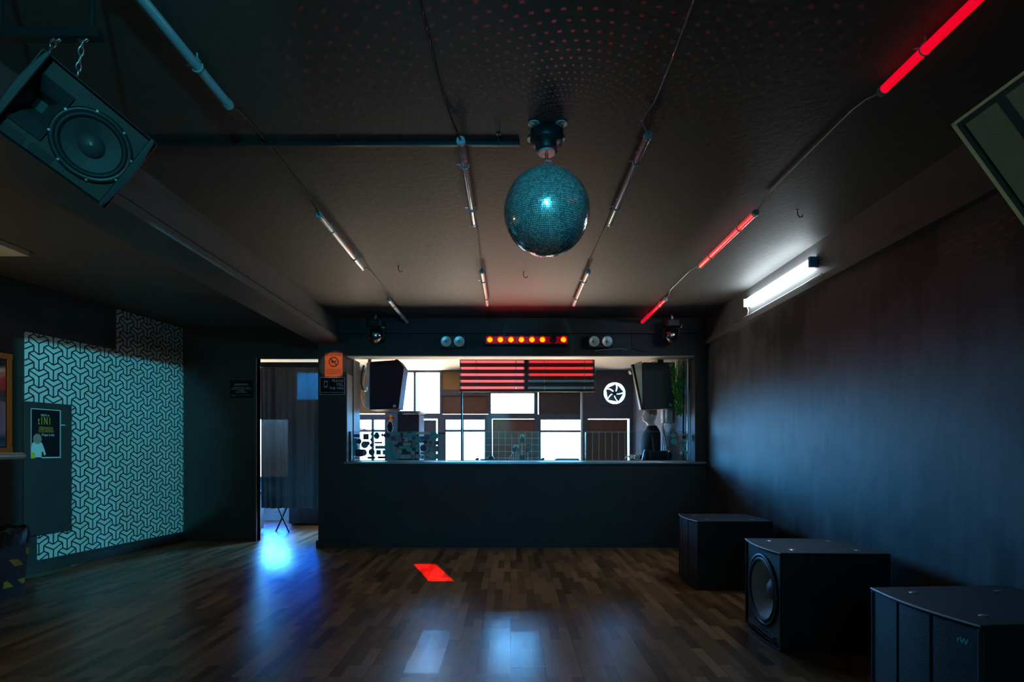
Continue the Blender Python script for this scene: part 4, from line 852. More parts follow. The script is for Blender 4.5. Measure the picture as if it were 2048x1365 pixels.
s1, h1, z1_ = sub((1.70, 1.99), (1.665, 2.54), 'subwoofer nearest the camera at the bottom right, grille with a small green logo', False)
sub((1.655, 3.375), (1.68, 3.935), 'middle subwoofer with its round driver cone showing', True)
sub((1.65, 4.85), (1.655, 5.41), 'farthest subwoofer, behind the one with the open driver', False)
lg = text('rW', 0.034, frame((-0.018, -h1 + 0.055, z1_ - 0.075), (0, -1, 0), (-1, 0, 0)), mat('green logo', (0.05, 0.55, 0.45), 0.4), s1, name='logo'); lab(lg, 'small green logo letters')
# ================================================================== BOOTH
def P(px, py, Y): return W(px, py, Y)
# big booth loudspeakers hung just behind the opening
YB = 7.75
def prism_px(poly, y0, y1, b, m=0, Yref=None):     # outline given at depth y0, extruded back
    Yr = Yref or y0; q = [P(x, y, Yr) for x, y in poly]
    n = len(q); vs = [(p.x, y0, p.z) for p in q] + [(p.x, y1, p.z) for p in q]
    b.add(vs, [tuple(range(n)), tuple(reversed(range(n, 2 * n)))] + [(i, n + i, n + (i + 1) % n, (i + 1) % n) for i in range(n)], m); return b
loc = P(770, 722, YB)
t = thing('booth_speaker', 'dark loudspeaker hanging at the left side of the booth opening', 'speaker', loc)
b = MB(); prism_px([(740, 724), (797, 720), (808, 735), (797, 818), (740, 820)], YB, YB + 0.34, b); b.build('cabinet', mat('blue black cabinet', (0.022, 0.022, 0.036), 0.7, bump=0.2, scale=120, spec=0.08), t, rel=loc, bevel=0.008)
b = MB(); prism_px([(733, 727), (739, 724), (739, 820), (731, 812)], YB + .02, YB + 0.30, b); lab(b.build('side_panel', GREYBOX, t, rel=loc), 'pale grey side panel')
b = MB(); prism_px([(786, 810), (792, 810), (792, 815), (786, 815)], YB - .003, YB, b); b.build('badge', GREYBOX, t, rel=loc)
b = MB(); p0, p1 = P(739, 714, YB + .1), P(739, 726, YB + .1); b.box(p0.x - .02, p0.x + .02, YB + .1, YB + .14, p1.z, BH); p0 = P(790, 714, YB); b.box(p0.x - .02, p0.x + .02, YB + .1, YB + .14, P(790, 722, YB).z - .01, BH); b.build('bracket', DKMET, t, rel=loc)
b = MB(); b.cyl(P(733, 775, YB - .01), P(733, 783, YB - .01), .035, n=14); b.build('hinge_knob', STEEL, t, rel=loc)
YR = 7.50
loc = P(1320, 725, YR)
t = thing('booth_speaker', 'black loudspeaker hanging at the right side of the booth opening over the mannequin', 'speaker', loc)
b = MB(); prism_px([(1286, 725), (1350, 725), (1354, 816), (1286, 820)], YR, YR + 0.22, b, Yref=YR); b.build('cabinet', CABP, t, rel=loc, bevel=0.008)
b = MB(); q = [P(1264, 729, YR), P(1268, 729, YR), P(1286, 820, YR), P(1284, 820, YR)]
b.add([(p.x, YR + .0, p.z) for p in q] + [(p.x, YR + .06, p.z) for p in q], [(0, 1, 2, 3), (7, 6, 5, 4), (0, 4, 5, 1), (1, 5, 6, 2), (2, 6, 7, 3), (3, 7, 4, 0)]); b.build('tilted_baffle', JACKET, t, rel=loc)
b = MB(); prism_px([(1269, 728), (1284, 722), (1285.5, 818)], YR + .02, YR + 0.2, b, Yref=YR); lab(b.build('side_wedge', mat('cream wedge', (0.80, 0.70, 0.50), 0.5), t, rel=loc), 'cream wedge shaped side')
b = MB(); prism_px([(1338, 808), (1344, 808), (1344, 813), (1338, 813)], YR - .004, YR, b, Yref=YR); lab(b.build('badge', mat('teal badge', (0.05, 0.45, 0.42), 0.4), t, rel=loc), 'teal badge')
b = MB(); p0 = P(1320, 0, YR); b.box(p0.x - .04, p0.x + .04, YR - .03, YR + .03, P(0, 726, YR).z, BH); b.build('bracket', DKMET, t, rel=loc)
# red tube panel on its two posts
YP = 8.35
loc = P(1054, 752, YP)
b = MB(); a0, a1 = P(919, 784, YP), P(1190, 719, YP); b.box(a0.x, a1.x, YP + .03, YP + .05, a0.z, a1.z)
t = thing('tube_panel', 'dark backing panel behind the stacked red tubes', 'panel', loc); b.build('backing', mat('dark panel', (0.035, 0.030, 0.040), 0.6), t, rel=loc)
for px, m_x in ((923, DKMET), (1164, WHITEP)):
    b = MB(); q = P(px, 0, YP + .02); b.box(q.x - .014, q.x + .014, YP + .05, YP + .08, 0, P(0, 722, YP).z); b.build('post', m_x, t, rel=loc)
for ci, (xa, xb2) in enumerate(((920, 1050), (1056, 1187))):
    for k in range(5):
        py = 724 + 13 * k; a0, a1 = P(xa, py, YP), P(xb2, py, YP); unl = ci == 1 and k > 2
        row = ('top', 'second', 'third', 'fourth', 'bottom')[k]
        tt = thing('light_tube', ('pale unlit tube, %s row of the right half of the booth tube panel' % row) if unl else ('pinkish red lit tube, %s row of the %s half of the booth tube panel' % (row, 'left' if ci == 0 else 'right')), 'light', a0, group='tubes on the booth panel')
        L = a1.x - a0.x
        b = MB(); b.cyl((0.02, 0, 0), (L - .02, 0, 0), 0.019, n=14); b.build('tube', (TUBEC if unl else (PINKT if ci == 0 else REDT)), tt)
        for e0, e1 in ((0, .02), (L - .02, L)): b = MB(); b.cyl((e0, 0, 0), (e1, 0, 0), 0.021, n=14); b.build('end_cap', CAPM, tt)
        for s in (.25, .86):
            b = MB(); b.box(L * s - .006, L * s + .006, -.022, .030, -.022, .022); b.build('clip', STEEL, tt)
for k0, k1, lb in ((1, 2, 'thin cable loop joining the second and third red tubes at the panel edge'), (3, 4, 'pale cable loop joining the two unlit tubes at the panel edge')):
    a0, a1 = P(1187, 724 + 13 * k0, YP), P(1187, 724 + 13 * k1, YP)
    cable([a0, a0 + Vector((.03, 0, -.005)), a1 + Vector((.03, 0, .005)), a1], lb, m=STEEL, r=.004, group=None)
# wall fan
x0, x1, z0, z1 = HOLES['fan']; fr_ = (x1 - x0) / 2; loc = Vector(((x0 + x1) / 2, FARY, (z0 + z1) / 2))
t = thing('wall_fan', 'five bladed extractor fan backlit in the black far wall', 'fan', M=facing(loc))
b = MB()   # square plate with a round hole, closing the corners of the opening
N = 40; vs = []; ro = fr_ * 1.02
for z in (0.0, 0.02):
    for i in range(N):
        a = 2 * PI * i / N; vs.append((ro * math.cos(a), ro * math.sin(a), z))
    for i in range(N):
        a = 2 * PI * i / N; k = 1.25 * fr_ / max(abs(math.cos(a)), abs(math.sin(a))); vs.append((k * math.cos(a), k * math.sin(a), z))
fs = []
for i in range(N):
    j = (i + 1) % N
    fs += [(2 * N + i, 2 * N + j, 3 * N + j, 3 * N + i), (i, N + i, N + j, j), (i, j, 2 * N + j, 2 * N + i), (N + i, 3 * N + i, 3 * N + j, N + j)]
b.add(vs, fs); b.build('mounting_plate', FRAME, t)
b = MB(); b.tube([(fr_ * .93 * math.cos(a), fr_ * .93 * math.sin(a), 0.0) for a in [2 * PI * i / 40 for i in range(40)]], 0.0045, 6, closed=True)
for k in range(3):
    a = 2 * PI * k / 3 + .4; b.cyl((0, 0, -.01), (fr_ * math.cos(a), fr_ * math.sin(a), -.01), .004, n=6)
b.build('guard', DKMET, t)
b = MB(); b.lathe([(0, .03), (.035, .028), (.042, .0), (.042, -.04), (0, -.04)], 20); b.build('hub', DKMET, t)
for k in range(5):
    a0 = 2 * PI * k / 5 + .3; b = MB(); ins, outs = [], []
    for i in range(7):
        u = i / 6; r_ = .035 + (fr_ * .90 - .035) * u; wdt = .53 + .05 * math.sin(u * PI * .7)
        sweep = .45 * u
        for s, sg in ((ins, -1), (outs, 1)):
            a = a0 + sweep + sg * wdt; s.append((r_ * math.cos(a), r_ * math.sin(a), sg * .012))
    vs = ins + outs; b.add(vs, [(i, i + 1, 8 + i, 7 + i) for i in range(6)], 0, True); b.build('blade', mat('fan blade', (0.09, 0.085, 0.10), 0.4) if k == 0 else MATS['fan blade'], t)
# drinks cooler with the two-bulls sun emblem
YC = 8.4
loc = P(806, 918, YC); loc.z = 0
t = thing('drinks_cooler', 'blue grey drinks cooler with a red and yellow emblem under the left booth speaker', 'cooler', loc)
b = MB(); a0, a1 = P(769, 918, YC), P(795, 825, YC); b.box(a0.x, a1.x, YC, YC + .5, 0.04, a1.z); b.build('front_column', COOLER, t, rel=loc, bevel=.012)
b = MB(); q0, q1 = P(795.5, 0, YC), P(838, 826, YC); b.box(q0.x, q1.x, YC + .01, YC + .5, 0.04, q1.z - .02); lab(b.build('side_body', mat('dark cooler side', (0.040, 0.036, 0.048), 0.7, spec=0.08), t, rel=loc, bevel=.01), 'dark side body')
b = MB(); q0, q1 = P(771, 826, YC), P(840, 822, YC); b.box(q0.x, q1.x, YC - .01, YC + .5, a1.z - .0, a1.z + .02); b.build('lid', CASEF, t, rel=loc)
em = P(781, 837, YC - .004); eb = MB()
def em_poly(pts, m, zoff): eb.prism([(x * .062, y * .062) for x, y in pts], zoff, zoff + .0015, m, M=facing((em.x, YC - .001, em.z)))
em_poly([(.62 * math.cos(2 * PI * i / 20), .92 * math.sin(2 * PI * i / 20)) for i in range(20)], 0, .0)
for s in (-1, 1):
    pl = [(s * .12, .02), (s * .45, .48), (s * .75, .42), (s * 1.1, .05), (s * 1.0, -.30), (s * .62, -.22), (s * .42, -.38)]
    em_poly(pl if s > 0 else pl[::-1], 1, .0016)
lab(eb.build('emblem', [YELLOW, REDS], t, rel=loc), 'yellow sun disc with two red bulls')
b = MB(); M = facing(P(780, 855, YC - .002)); b.prism([(.040 * math.cos(2 * PI * i / 28), .085 * math.sin(2 * PI * i / 28)) for i in range(28)], 0, .003, M=M); hd_ = b.build('oval_window', SIGNBK, t, rel=loc)
b = MB(); b.tube([(.044 * math.cos(2 * PI * i / 28), .088 * math.sin(2 * PI * i / 28), .003) for i in range(28)], .006, 6, M=M, closed=True); b.build('oval_rim', CHROME, t, rel=loc)
# glass balustrade on the sill, with stickers
YG = 7.12
def glass(xa, xb2, label, ztop):
    loc = Vector(((xa + xb2) / 2, YG, ZS)); t = thing('glass_balustrade', label, 'balustrade', loc)
    b = MB(); b.box(xa, xb2, YG, YG + .012, ZS + .002, ztop); b.build('glass_panel', BALUS, t, rel=loc)
    b = MB(); b.box(xa, xb2, YG - .008, YG + .020, ZS, ZS + .014); b.build('clamp_rail', STEEL, t, rel=loc)
    b = MB(); b.box(xa, xb2, YG - .0005, YG + .0125, ztop, ztop + .003); lab(b.build('polished_edge', mat('glass edge', (0.25, 0.42, 0.42), 0.2) if 'glass edge' not in MATS else MATS['glass edge'], t, rel=loc), 'polished top edge')
    return t, loc
ZG = P(0, 864, YG).z
xg = [XJ + .015, P(893, 0, YG).x, P(1171, 0, YG).x, XO - .02]
g1, l1 = glass(xg[0], xg[1] - .004, 'left glass balustrade panel crowded with round and square stickers', ZG)
g2, l2 = glass(xg[1] + .004, xg[2] - .004, 'middle clear glass balustrade panel on the sill', ZG)
g3, l3 = glass(xg[2] + .004, xg[3], 'right glass balustrade panel with a few stickers at its right end', ZG)
SCOL = dict(g=(.42, .47, .46), d=(.10, .12, .12), w=(.72, .74, .74), k=(.02, .02, .025), m=(.16, .02, .04), b=(.05, .12, .35), t=(.10, .42, .42), n=(.22, .25, .25), p=(.12, .04, .12))
SM = {k: mat('sticker ' + k, v, .45, var=.25, scale=25) for k, v in SCOL.items()}
def sticker(t, loc, kind, px, py, w_, h_, col, lay):
    b = MB(); q = P(px, py, YG); M = facing((q.x, YG - .0008 - .0007 * lay, q.z)); hw_, hh_ = w_ * YG / F / 2, h_ * YG / F / 2
    if kind == 'o': b.prism([(hw_ * math.cos(2 * PI * i / 22), hh_ * math.sin(2 * PI * i / 22)) for i in range(22)], 0, .0005, M=M)
    elif kind == 'r': b.prism([(-hw_, -hh_), (hw_, -hh_), (hw_, hh_), (-hw_, hh_)], 0, .0005, M=M)
    else: b.prism([(hw_ * (1 if i % 2 == 0 else .55) * math.cos(PI * i / 4), hh_ * (1 if i % 2 == 0 else .55) * math.sin(PI * i / 4)) for i in range(8)], 0, .0005, M=M)
    o = b.build('sticker', SM[col], t, rel=loc); return o
# zoomed crop: 2048 px across x 690..900, so one source pixel is 9.752 crop pixels
ST = [('r', 150, 830, 0, 0, 'g')]
raw = [('r', 230, 605, 110, 60, 'b'), ('o', 275, 715, 100, 100, 'p'), ('r', 410, 625, 110, 110, 'd'), ('o', 412, 608, 55, 55, 'b'), ('s', 520, 575, 75, 75, 'd'), ('s', 518, 680, 80, 110, 'd'), ('o', 620, 610, 110, 125, 'd'), ('r', 620, 555, 60, 40, 'd'), ('s', 730, 590, 80, 90, 'b'),
       ('o', 385, 780, 145, 140, 'n'), ('o', 445, 755, 80, 80, 'b'), ('o', 520, 790, 75, 75, 'd'), ('r', 652, 742, 150, 36, 'd'), ('r', 690, 830, 200, 62, 't'), ('r', 278, 940, 145, 140, 'm'), ('o', 370, 935, 115, 130, 'n'), ('o', 520, 925, 122, 130, 'd'), ('r', 655, 930, 95, 90, 'd'), ('r', 780, 930, 95, 90, 't'), ('r', 515, 1035, 150, 40, 'k'), ('r', 715, 1028, 150, 40, 'k'), ('r', 210, 1040, 120, 40, 'w'), ('r', 190, 720, 90, 130, 't'), ('o', 200, 835, 110, 110, 't'), ('r', 180, 930, 60, 130, 't'),
       ('o', 810, 600, 130, 90, 'p'), ('o', 890, 580, 90, 80, 't'), ('o', 860, 760, 150, 150, 't'), ('o', 880, 860, 140, 140, 't'), ('o', 890, 950, 170, 150, 't'), ('o', 900, 1040, 90, 90, 't'), ('r', 940, 660, 100, 90, 'd'), ('r', 1110, 575, 220, 75, 't'), ('o', 1105, 580, 68, 74, 'm'), ('r', 1045, 675, 110, 100, 'n'), ('r', 1180, 675, 95, 95, 'g'), ('o', 1128, 685, 70, 70, 'p'), ('r', 1275, 625, 85, 150, 't'), ('r', 1345, 645, 75, 65, 'b'), ('r', 1355, 570, 80, 80, 't'), ('r', 1210, 770, 160, 62, 'g'), ('r', 1340, 760, 58, 150, 'n'), ('s', 1050, 800, 200, 150, 'k'), ('r', 1150, 835, 200, 50, 't'), ('o', 1250, 865, 110, 105, 't'), ('r', 1070, 910, 80, 82, 'g'), ('r', 1190, 905, 160, 100, 'k'), ('o', 1322, 935, 86, 86, 'g'), ('o', 1030, 1005, 110, 105, 't'), ('r', 1135, 1012, 105, 80, 'g'), ('r', 1237, 1012, 85, 80, 'g'), ('o', 1330, 1015, 100, 95, 'n'), ('r', 1345, 870, 70, 70, 'k'), ('r', 1418, 845, 80, 150, 't'), ('r', 1430, 1010, 90, 80, 'g'), ('r', 1412, 950, 85, 40, 'k'),
       ('r', 1530, 556, 270, 44, 'w'), ('r', 1460, 680, 190, 130, 't'), ('r', 1525, 645, 80, 60, 'b'), ('o', 1615, 640, 85, 95, 'b'), ('o', 1738, 612, 150, 165, 't'), ('o', 1888, 640, 70, 80, 'g'), ('s', 1570, 725, 110, 110, 'k'), ('o', 1668, 745, 108, 110, 'g'), ('o', 1668, 745, 86, 88, 'd'), ('r', 1790, 745, 90, 80, 'd'), ('o', 1535, 845, 140, 145, 'g'), ('o', 1535, 845, 122, 126, 'p'), ('o', 1665, 860, 85, 85, 't'), ('r', 1780, 860, 115, 115, 'n'), ('r', 1780, 862, 95, 95, 't'), ('o', 1695, 985, 120, 125, 'g'), ('o', 1595, 1022, 70, 62, 'n'), ('r', 1520, 1020, 80, 70, 'g'), ('r', 1800, 1010, 80, 100, 't'), ('r', 1550, 950, 150, 45, 't'), ('r', 1890, 560, 150, 26, 'k')]
for i, (k, cx_, cy_, w_, h_, co) in enumerate(raw):
    sticker(g1, l1, k, 690 + cx_ / 9.752, 810 + cy_ / 9.752, w_ / 9.752, h_ / 9.752, co, i % 5 if i > 25 else i % 3)
for i, (k, px, py, w_, h_, co) in enumerate((('s', 1346, 871, 17, 12, 't'), ('r', 1368, 875, 14, 14, 'g'), ('o', 1368, 875, 8, 8, 'k'), ('o', 1348, 884, 13, 13, 't'), ('s', 1366, 886, 17, 12, 'n'), ('s', 1366, 898, 16, 14, 't'), ('s', 1373, 906, 7, 12, 'g'), ('s', 1362, 907, 9, 9, 'w'))):
    sticker(g3, l3, k, px, py, w_, h_, co, i % 4)
# glass posts at the two ends
b = MB(); q = P(700, 0, 7.05); b.box(q.x - .012, q.x + .012, 7.04, 7.08, ZS, ZG); tag(b.build('glass_clamp', DKMET, rel=(q.x, 7.06, ZS)), 'dark upright clamp at the left end of the stickered glass', 'clamp', None, (q.x, 7.06, ZS))
# wire panel and barred rail behind the glass
YW = 7.80
loc = P(1068, 918, YW); t = thing('wire_screen', 'thin square wire screen behind the microphone gear', 'panel', loc); b = MB()
for k in range(16):
    x = P(971 + 13.2 * k, 0, YW).x
    if k < 15: b.cyl((x, YW, ZS - .02), (x, YW, P(0, 864, YW).z), .0022, n=5)
for k in range(5):
    z = P(0, 864 + 13.2 * k, YW).z; b.cyl((P(971, 0, YW).x, YW - .004, z), (P(1165, 0, YW).x, YW - .004, z), .0022, n=5)
b.build('wire_grid', WIREW, t, rel=loc)
loc = P(1215, 918, YW); t = thing('bar_railing', 'thin upright bars in front of the red brown board', 'railing', loc); b = MB()
for px in (1171, 1185, 1198, 1211, 1224, 1237, 1250): x = P(px, 0, YW).x; b.cyl((x, YW, ZS - .02), (x, YW, P(0, 865, YW).z), .0028, n=6)
b.cyl((P(1168, 0, YW).x, YW, P(0, 865, YW).z), (P(1262, 0, YW).x, YW, P(0, 865, YW).z), .004, n=6); b.build('bars', WIREW, t, rel=loc)
# things standing on the counter behind the glass
w = MB(); w.box(XJ - .3, 2.26, 7.5, 7.70, ZS - .05, ZS - .005)
dk = thing('booth_counter', 'dark counter top behind the sill carrying the booth gear', 'counter', (0, 7.60, 0)); w.build('counter_top', DKMET, dk, rel=(0, 7.60, 0))
for x in (-2.2, 2.1):
    for y in (7.54, 7.66): b = MB(); b.box(x - .03, x + .03, y - .03, y + .03, 0, ZS - .05); b.build('leg', DKMET, dk, rel=(0, 7.60, 0))
YS, zk = 7.6, ZS - .004
def ont(px, Y=YS): q = P(px, 0, Y); return Vector((q.x, Y, zk))
loc = ont(1044); t = thing('mascot_stand', 'small stand with box base, pale pole, dark box and round top on the counter', 'stand', loc)
sc_ = YS / F
b = MB(); b.box(-6 * sc_, 6 * sc_, -.04, .04, 0, 12 * sc_); b.build('base', BLACKP, t, bevel=.004)
b = MB(); b.cyl((0, 0, 12 * sc_), (0, 0, 36 * sc_), .007, n=10); lab(b.build('pole', WHITEP, t), 'pale pole')
b = MB(); b.box(-4.5 * sc_, 4.5 * sc_, -.03, .03, 36 * sc_, 45 * sc_); b.build('box_body', DKMET, t, bevel=.003)
b = MB(); b.ball((0, 0, 49.5 * sc_), 4.2 * sc_); lab(b.build('round_top', mat('pale green ball', (.40, .48, .36), .5), t), 'pale green round top')
loc = ont(1051); b = MB(); b.tube([(0.0, 0, 0.015 + 0), (.05, 0, .10), (.10, .01, .07), (.14, 0, .01)], .004, 6); tag(b.build('gooseneck_cable', RUBBER, rel=(0, 0, 0)), 'black cable arching down beside the small stand', 'cable', None, loc)
loc = ont(1032, 7.72); t = thing('headphones', 'headphones on a forked holder left of the small stand', 'headphones', loc)
k_ = 7.72 / F
b = MB(); b.tube([(-6 * k_, 0, 14 * k_), (-6 * k_, 0, 24 * k_), (-2 * k_, 0, 31 * k_), (3 * k_, 0, 30 * k_), (6 * k_, 0, 24 * k_)], .010, 8); b.build('headband', WHITEP, t)
for x, z in ((-3.5, 22), (5, 22)): b = MB(); b.cyl((x * k_, -.02, z * k_), (x * k_, .02, z * k_), .033, n=16); b.build('ear_cup', CONE if x > 0 else BLACKP, t)
b = MB()
for x in (-5, 0, 4): b.cyl((x * k_, 0, 0), (x * k_ * .9, 0, 20 * k_), .004, n=6)
b.tube([(-14 * k_, 0, 0), (-12 * k_, 0, 8 * k_), (-8 * k_, 0, 12 * k_)], .003, 5); b.build('holder', STEEL, t)
loc = ont(1066); t = thing('speaker_driver', 'little round driver disc right of the pale pole', 'driver', loc + Vector((-.10, .05, 0)))
for x, z in ((-.02, 22), (0.0, 30)):
    b = MB(); M = facing((x + .04, 0, z * sc_)); b.lathe([(.034, 0), (.034, .012), (.026, .014), (.012, .004), (0, .008)], 20, M=M); b.build('disc', CONE, t)
b = MB(); b.cyl((.03, .01, 0), (.03, .01, 30 * sc_), .004, n=6); b.build('rod', STEEL, t)
for px, lb, sh in ((955, 'tiny dark clip lying on the counter left of the coiled plug', 0), (968, 'small dark plug lying on the counter', 1), (982, 'coiled dark cable heap on the counter left of the wire screen', 2), (1086, 'little dark knob on the counter right of the small stand', 0)):
    loc = ont(px); b = MB()
    if sh == 0: b.ball((0, 0, .022), .022, 12, 8); b.box(-.03, .01, -.012, .012, 0, .03)
    elif sh == 1: b.cyl((-.05, 0, .014), (.05, 0, .014), .013, n=10); b.cyl((.05, 0, .014), (.08, 0, .014), .006, n=8)
    else:
        b.tube([(.05 * math.cos(a * .9) * (1 - a / 60), .035 * math.sin(a * .9), .012 + a * .0017) for a in range(0, 34)], .009, 6)
        b.tube([(-.02, 0, .05), (.0, 0, .085), (.04, 0, .09), (.05, 0, .05)], .006, 6)
    tag(b.build('counter_clutter' if sh < 1 else ('jack_plug' if sh == 1 else 'coiled_cable'), BLACKP), lb, 'plug' if sh < 2 else 'cable', None, loc)
loc = ont(1134); b = MB(); b.box(-.165, .165, -.05, .05, 0, .028); b.box(-.15, .15, -.04, .04, .028, .034); tag(b.build('slim_case', CASEF, bevel=.004), 'slim grey case lying on the counter before the right clear window', 'case', None, loc)
loc = ont(1315); t = thing('equipment_bag', 'black rolled equipment bag on the counter in front of the mannequin', 'bag', loc)
b = MB(); k_ = YS / F
b.lathe([(0, -27 * k_), (.05, -27 * k_), (.066, -25 * k_), (.068, 0), (.066, 25 * k_), (.05, 27 * k_), (0, 27 * k_)], 24, M=Matrix.Translation((0, 0, .0735)) @ Matrix.Rotation(PI / 2, 4, 'Y')); b.build('roll', JACKET, t)
for x in (-.12, .13): b = MB(); b.lathe([(.069, -.012), (.071, -.012), (.071, .012), (.069, .012)], 24, M=Matrix.Translation((x, 0, .068)) @ Matrix.Rotation(PI / 2, 4, 'Y')); b.build('strap', BLACKP, t)
b = MB(); b.cyl((-31 * k_, 0, 0.004), (-25 * k_, .02, 22 * k_), .008, n=8); lab(b.build('support_rod', STEEL, t), 'pale steel rod')
b = MB(); b.ball((22 * k_, -.05, .13), .018); b.build('buckle', CHROME, t)
# mannequin, facing left
YM = 8.0; loc = P(1300, 0, YM); loc.z = 0
t = thing('mannequin', 'shaven headed mannequin in a black jacket, facing left in the booth', 'mannequin', loc)
def sec(cx_, cy_, z, fx, bx_, hy_, n=28, nose=0.0):   # fx: reach to the front (-X), bx_: to the back
    out = []
    for i in range(n):
        a = 2 * PI * i / n; c_, s_ = math.cos(a), math.sin(a)
        x = -c_ * (fx if c_ > 0 else bx_)
        if nose and c_ > .90: x -= nose * (c_ - .90) / .10
        out.append((cx_ + x, cy_ + s_ * hy_, z))
    return out
hz = [ (1.00, .0, .10, .11, .16, 0), (1.10, .0, .10, .11, .15, 0), (1.25, .0, .105, .11, .15, 0), (1.38, .0, .10, .11, .165, 0), (1.48, .01, .085, .10, .17, 0), (1.535, .02, .06, .085, .12, 0), (1.565, .018, .054, .062, .062, 0), (1.60, .010, .052, .060, .056, 0),
       (1.635, -.005, .060, .065, .056, 0), (1.645, -.012, .082, .075, .058, .004), (1.660, -.014, .090, .085, .064, .006), (1.672, -.014, .090, .092, .067, -.002), (1.682, -.014, .090, .097, .069, .009), (1.694, -.014, .088, .102, .071, .004), (1.705, -.014, .087, .105, .072, .016), (1.716, -.014, .087, .107, .073, .026), (1.730, -.013, .086, .109, .074, .018), (1.748, -.012, .083, .110, .074, .006), (1.765, -.012, .086, .111, .075, .004), (1.785, -.010, .085, .110, .076, 0), (1.81, -.006, .080, .106, .074, 0), (1.835, 0, .066, .092, .064, 0), (1.855, .004, .044, .066, .045, 0), (1.866, .006, .018, .03, .02, 0)]
b = MB(); loft(b, [sec(cx_, 0, z, fx, bx_, hy_, nose=ns) for z, cx_, fx, bx_, hy_, ns in hz], smooth=True)
for s in (-1, 1): b.ball((.012, s * .076, 1.725), .030, 10, 8, sc=(.55, .28, 1.0))
bo = b.build('body', SKIN, t); sd = bo.modifiers.new('subdivision', 'SUBSURF'); sd.levels = 1; sd.render_levels = 1
b = MB()
for s in (-1, 1):
    b.ball((-.088, s * .030, 1.752), .011, 10, 8, sc=(.6, 1.2, .6)); b.tube([(-.098, s * .014, 1.772), (-.099, s * .030, 1.776), (-.090, s * .046, 1.771)], .003, 5)
lab(b.build('eyes', HAIR, t), 'dark eyes and brows')
b = MB(); hs = [(1.735, -.012, .02, .113, .0775), (1.76, -.012, .045, .1145, .079), (1.79, -.010, .075, .1135, .079), (1.812, -.006, .0825, .1095, .0765), (1.838, 0, .068, .095, .0665), (1.858, .004, .046, .069, .047), (1.870, .006, .019, .032, .021)]
loft(b, [sec(cx_, 0, z, fx, bx_, hy_) for z, cx_, fx, bx_, hy_ in hs], smooth=True); lab(b.build('cropped_hair', HAIR, t), 'closely cropped dark hair')
b = MB(); js = [(.96, 0, .125, .135, .20), (1.10, 0, .118, .13, .185), (1.25, 0, .122, .13, .19), (1.38, .005, .12, .135, .215), (1.46, .012, .108, .13, .215), (1.51, .018, .088, .115, .175), (1.545, .022, .072, .095, .115), (1.575, .024, .066, .076, .076), (1.585, .024, .060, .070, .070)]
loft(b, [sec(cx_, 0, z, fx, bx_, hy_) for z, cx_, fx, bx_, hy_ in js], cap=False, smooth=True)
for s in (-1, 1):
    b.tube([(.02, s * .19, 1.47), (.03, s * .225, 1.38), (.035, s * .24, 1.22), (.02, s * .24, 1.14), (-.08, s * .215, 1.12), (-.19, s * .19, 1.13)], [.062, .062, .052, .048, .042, .034], 12)
b.build('jacket', JACKET, t)
for s in (-1, 1):
    b = MB(); b.tube([(-.18, s * .19, 1.13), (-.22, s * .185, 1.132), (-.265, s * .183, 1.133)], [.026, .034, .030], 10)
    for k in range(4):
        y = s * .183 + (k - 1.5) * .017; ln = (.062, .072, .068, .054)[k]
        b.tube([(-.262, y, 1.135), (-.262 - ln * .5, y, 1.136), (-.262 - ln * .85, y, 1.118), (-.262 - ln, y, 1.100)], [.0088, .0082, .0075, .006], 7)
    b.tube([(-.215, s * .183 - s * .03, 1.13), (-.245, s * .183 - s * .052, 1.128), (-.275, s * .183 - s * .056, 1.12)], [.011, .009, .007], 7); b.build('hand', SKIN, t)
b = MB()
for s in (-1, 1): b.tube([(.0, s * .085, 1.0), (.0, s * .095, .9), (-.01, s * .10, .52), (.01, s * .105, .1), (.01, s * .105, .05)], [.10, .098, .070, .055, .06], 14)
b.build('trousers', JACKET, t)
for s in (-1, 1): b = MB(); b.ball((-.05, s * .105, .045), .10, 16, 10, sc=(1.35, .48, .45)); b.build('shoe', BLACKP, t)
# right end of the booth: plant, pipes, boxes, wires, small spot
loc = Vector((2.185, 7.235, ZO - .013))
t = thing('hanging_plant', 'green trailing plant hanging at the right side of the booth opening', 'plant', loc); b = MB()
for k in range(520):
    u = R.random() ** 0.8; L_ = .70; hw_ = .085 * (1 - .75 * u) + .012
    x = R.uniform(-hw_, hw_) + .035 * u; y = R.uniform(-.06, .06) * (1 - .6 * u); z = -.01 - L_ * u
    a = R.uniform(0, 2 * PI); s = R.uniform(.014, .026); dn = Vector((math.cos(a) * .5, math.sin(a) * .5, -1)).normalized(); sd_ = Vector((-math.sin(a), math.cos(a), 0))
    c0 = Vector((x, y, z)); b.add([c0, c0 + dn * s + sd_ * s * .45, c0 + dn * s * 2.2, c0 + dn * s - sd_ * s * .45], [(0, 1, 2, 3)])
b.build('leaves', LEAF, t); b = MB()
for k in range(7): x = (k - 3) * .025; b.tube([(x, 0, 0), (x * .9, .01, -.25), (x * .5 + .02, 0, -.5), (x * .3 + .03, 0, -.72)], .003, 5)
b.build('stems', mat('plant stem', (.03, .12, .02), .6), t)
for xq, yq, r_, mm, lb in ((2.308, 7.165, .010, STEEL, 'bright thin steel pipe at the right end of the opening'), (2.30, 7.33, .014, DKMET, 'dark vertical pipe beside the bright steel pipe')):
    b = MB(); b.cyl((0, 0, 0), (0, 0, ZO - .013 - ZS), r_, n=12)
    tag(b.build('vertical_pipe', mm), lb, 'pipe', None, (xq, yq, ZS))
def onwall(Y): return XO - (XO - 2.14) * (Y - 7.45) / 2.15
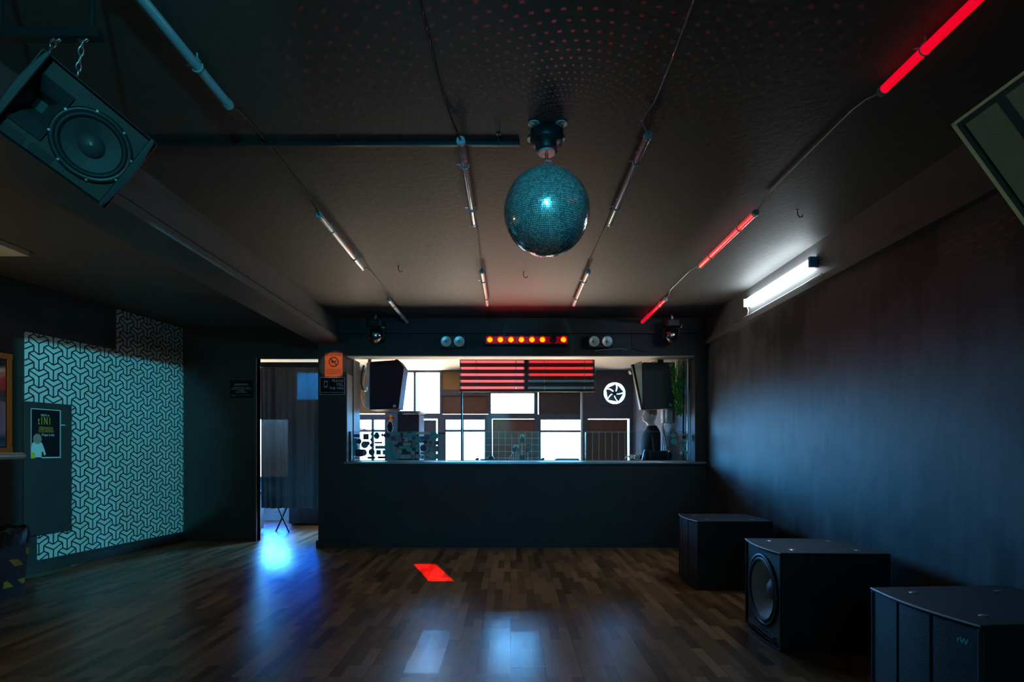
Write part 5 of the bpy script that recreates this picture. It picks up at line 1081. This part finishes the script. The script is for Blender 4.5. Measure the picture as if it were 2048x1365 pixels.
for (ya_, yb_, z0_, z1_, lb) in ((7.90, 8.04, 1.62, 1.82, 'pale fuse box on the booth wall behind the mannequin, left of its twin'), (7.75, 7.88, 1.62, 1.85, 'cream fuse box on the booth wall nearest the opening')):
    t = thing('fuse_box', lb, 'fuse box', (onwall((ya_ + yb_) / 2), (ya_ + yb_) / 2, z0_)); b = MB()
    xa_ = min(onwall(ya_), onwall(yb_)) - t.location.x - .002
    b.box(xa_ - .08, xa_, ya_ - t.location.y, yb_ - t.location.y, 0, z1_ - z0_); b.build('case', GREYBOX if ya_ > 7.89 else mat('cream box', (.58, .52, .42), .5), t, bevel=.006)
    b = MB(); b.box(xa_ - .084, xa_ - .08, -.05, .05, .06, z1_ - z0_ - .03); b.build('cover', WHITEP, t)
for k in range(5):
    y0_ = 7.80 + .05 * k; pts = []
    for i in range(9):
        u = i / 8; pts.append((onwall(y0_) - .09 - .02 * math.sin(3 * u + k), y0_ - .10 * u + .03 * math.sin(6 * u + k), 1.585 - (.25 + .06 * k) * u + .05 * math.sin(5 * u + 2 * k)))
    lbs = ('white wire drooping below the fuse boxes nearest the pipe', 'violet wire tangled below the fuse boxes', 'grey wire hanging in a loop below the cream fuse box', 'blue grey wire hanging lowest below the fuse boxes', 'pale wire hanging farthest back below the fuse boxes')
    cable(pts, lbs[k], m=(WHITEP, COPPER, STEEL, COOLER, WHITEP)[k], r=.006, group='wires below the fuse boxes', name='wire')
p = P(1262, 745, 9.0); t = thing('spot_lamp', 'small white spot lamp on the tilted board near the fan', 'light', p)
d_ = Vector((-.8, -.35, -.45)).normalized(); b = MB(); b.cyl(Vector((0, 0, 0)) + d_ * .02, d_ * -.10, .036, .024, n=16); b.build('lamp_body', DKMET, t)
b = MB(); b.cyl(d_ * .021, d_ * .028, .034, n=16); b.build('lamp_glass', WHITEP, t)
b = MB(); b.cyl(-d_ * .08, (.0, .02, BH - p.z), .008, n=8); b.build('bracket', DKMET, t)
cable([P(728, 731, YB), P(724, 745, YB), P(722, 765, YB), P(725, 778, YB - .02), P(730, 782, YB - .02)], 'thick black cable curving down the left side of the left booth speaker', m=RUBBER, r=.014, group=None)
cable([P(736, 722, YB + .2), P(728, 760, YB + .2), P(722, 790, YB + .2), P(727, 812, YB + .2), P(737, 818, YB + .2)], 'thin wire loop hanging behind the left booth speaker', m=WIREW, r=.004, group=None)
cable([P(712, 857, 9.6), P(717, 858, 9.57), P(728, 859, 9.56), P(740, 862, 9.57), P(745, 862, 9.60)], 'barbed looking wire sagging across the lower left booth window', m=RUBBER, r=.008, group=None)
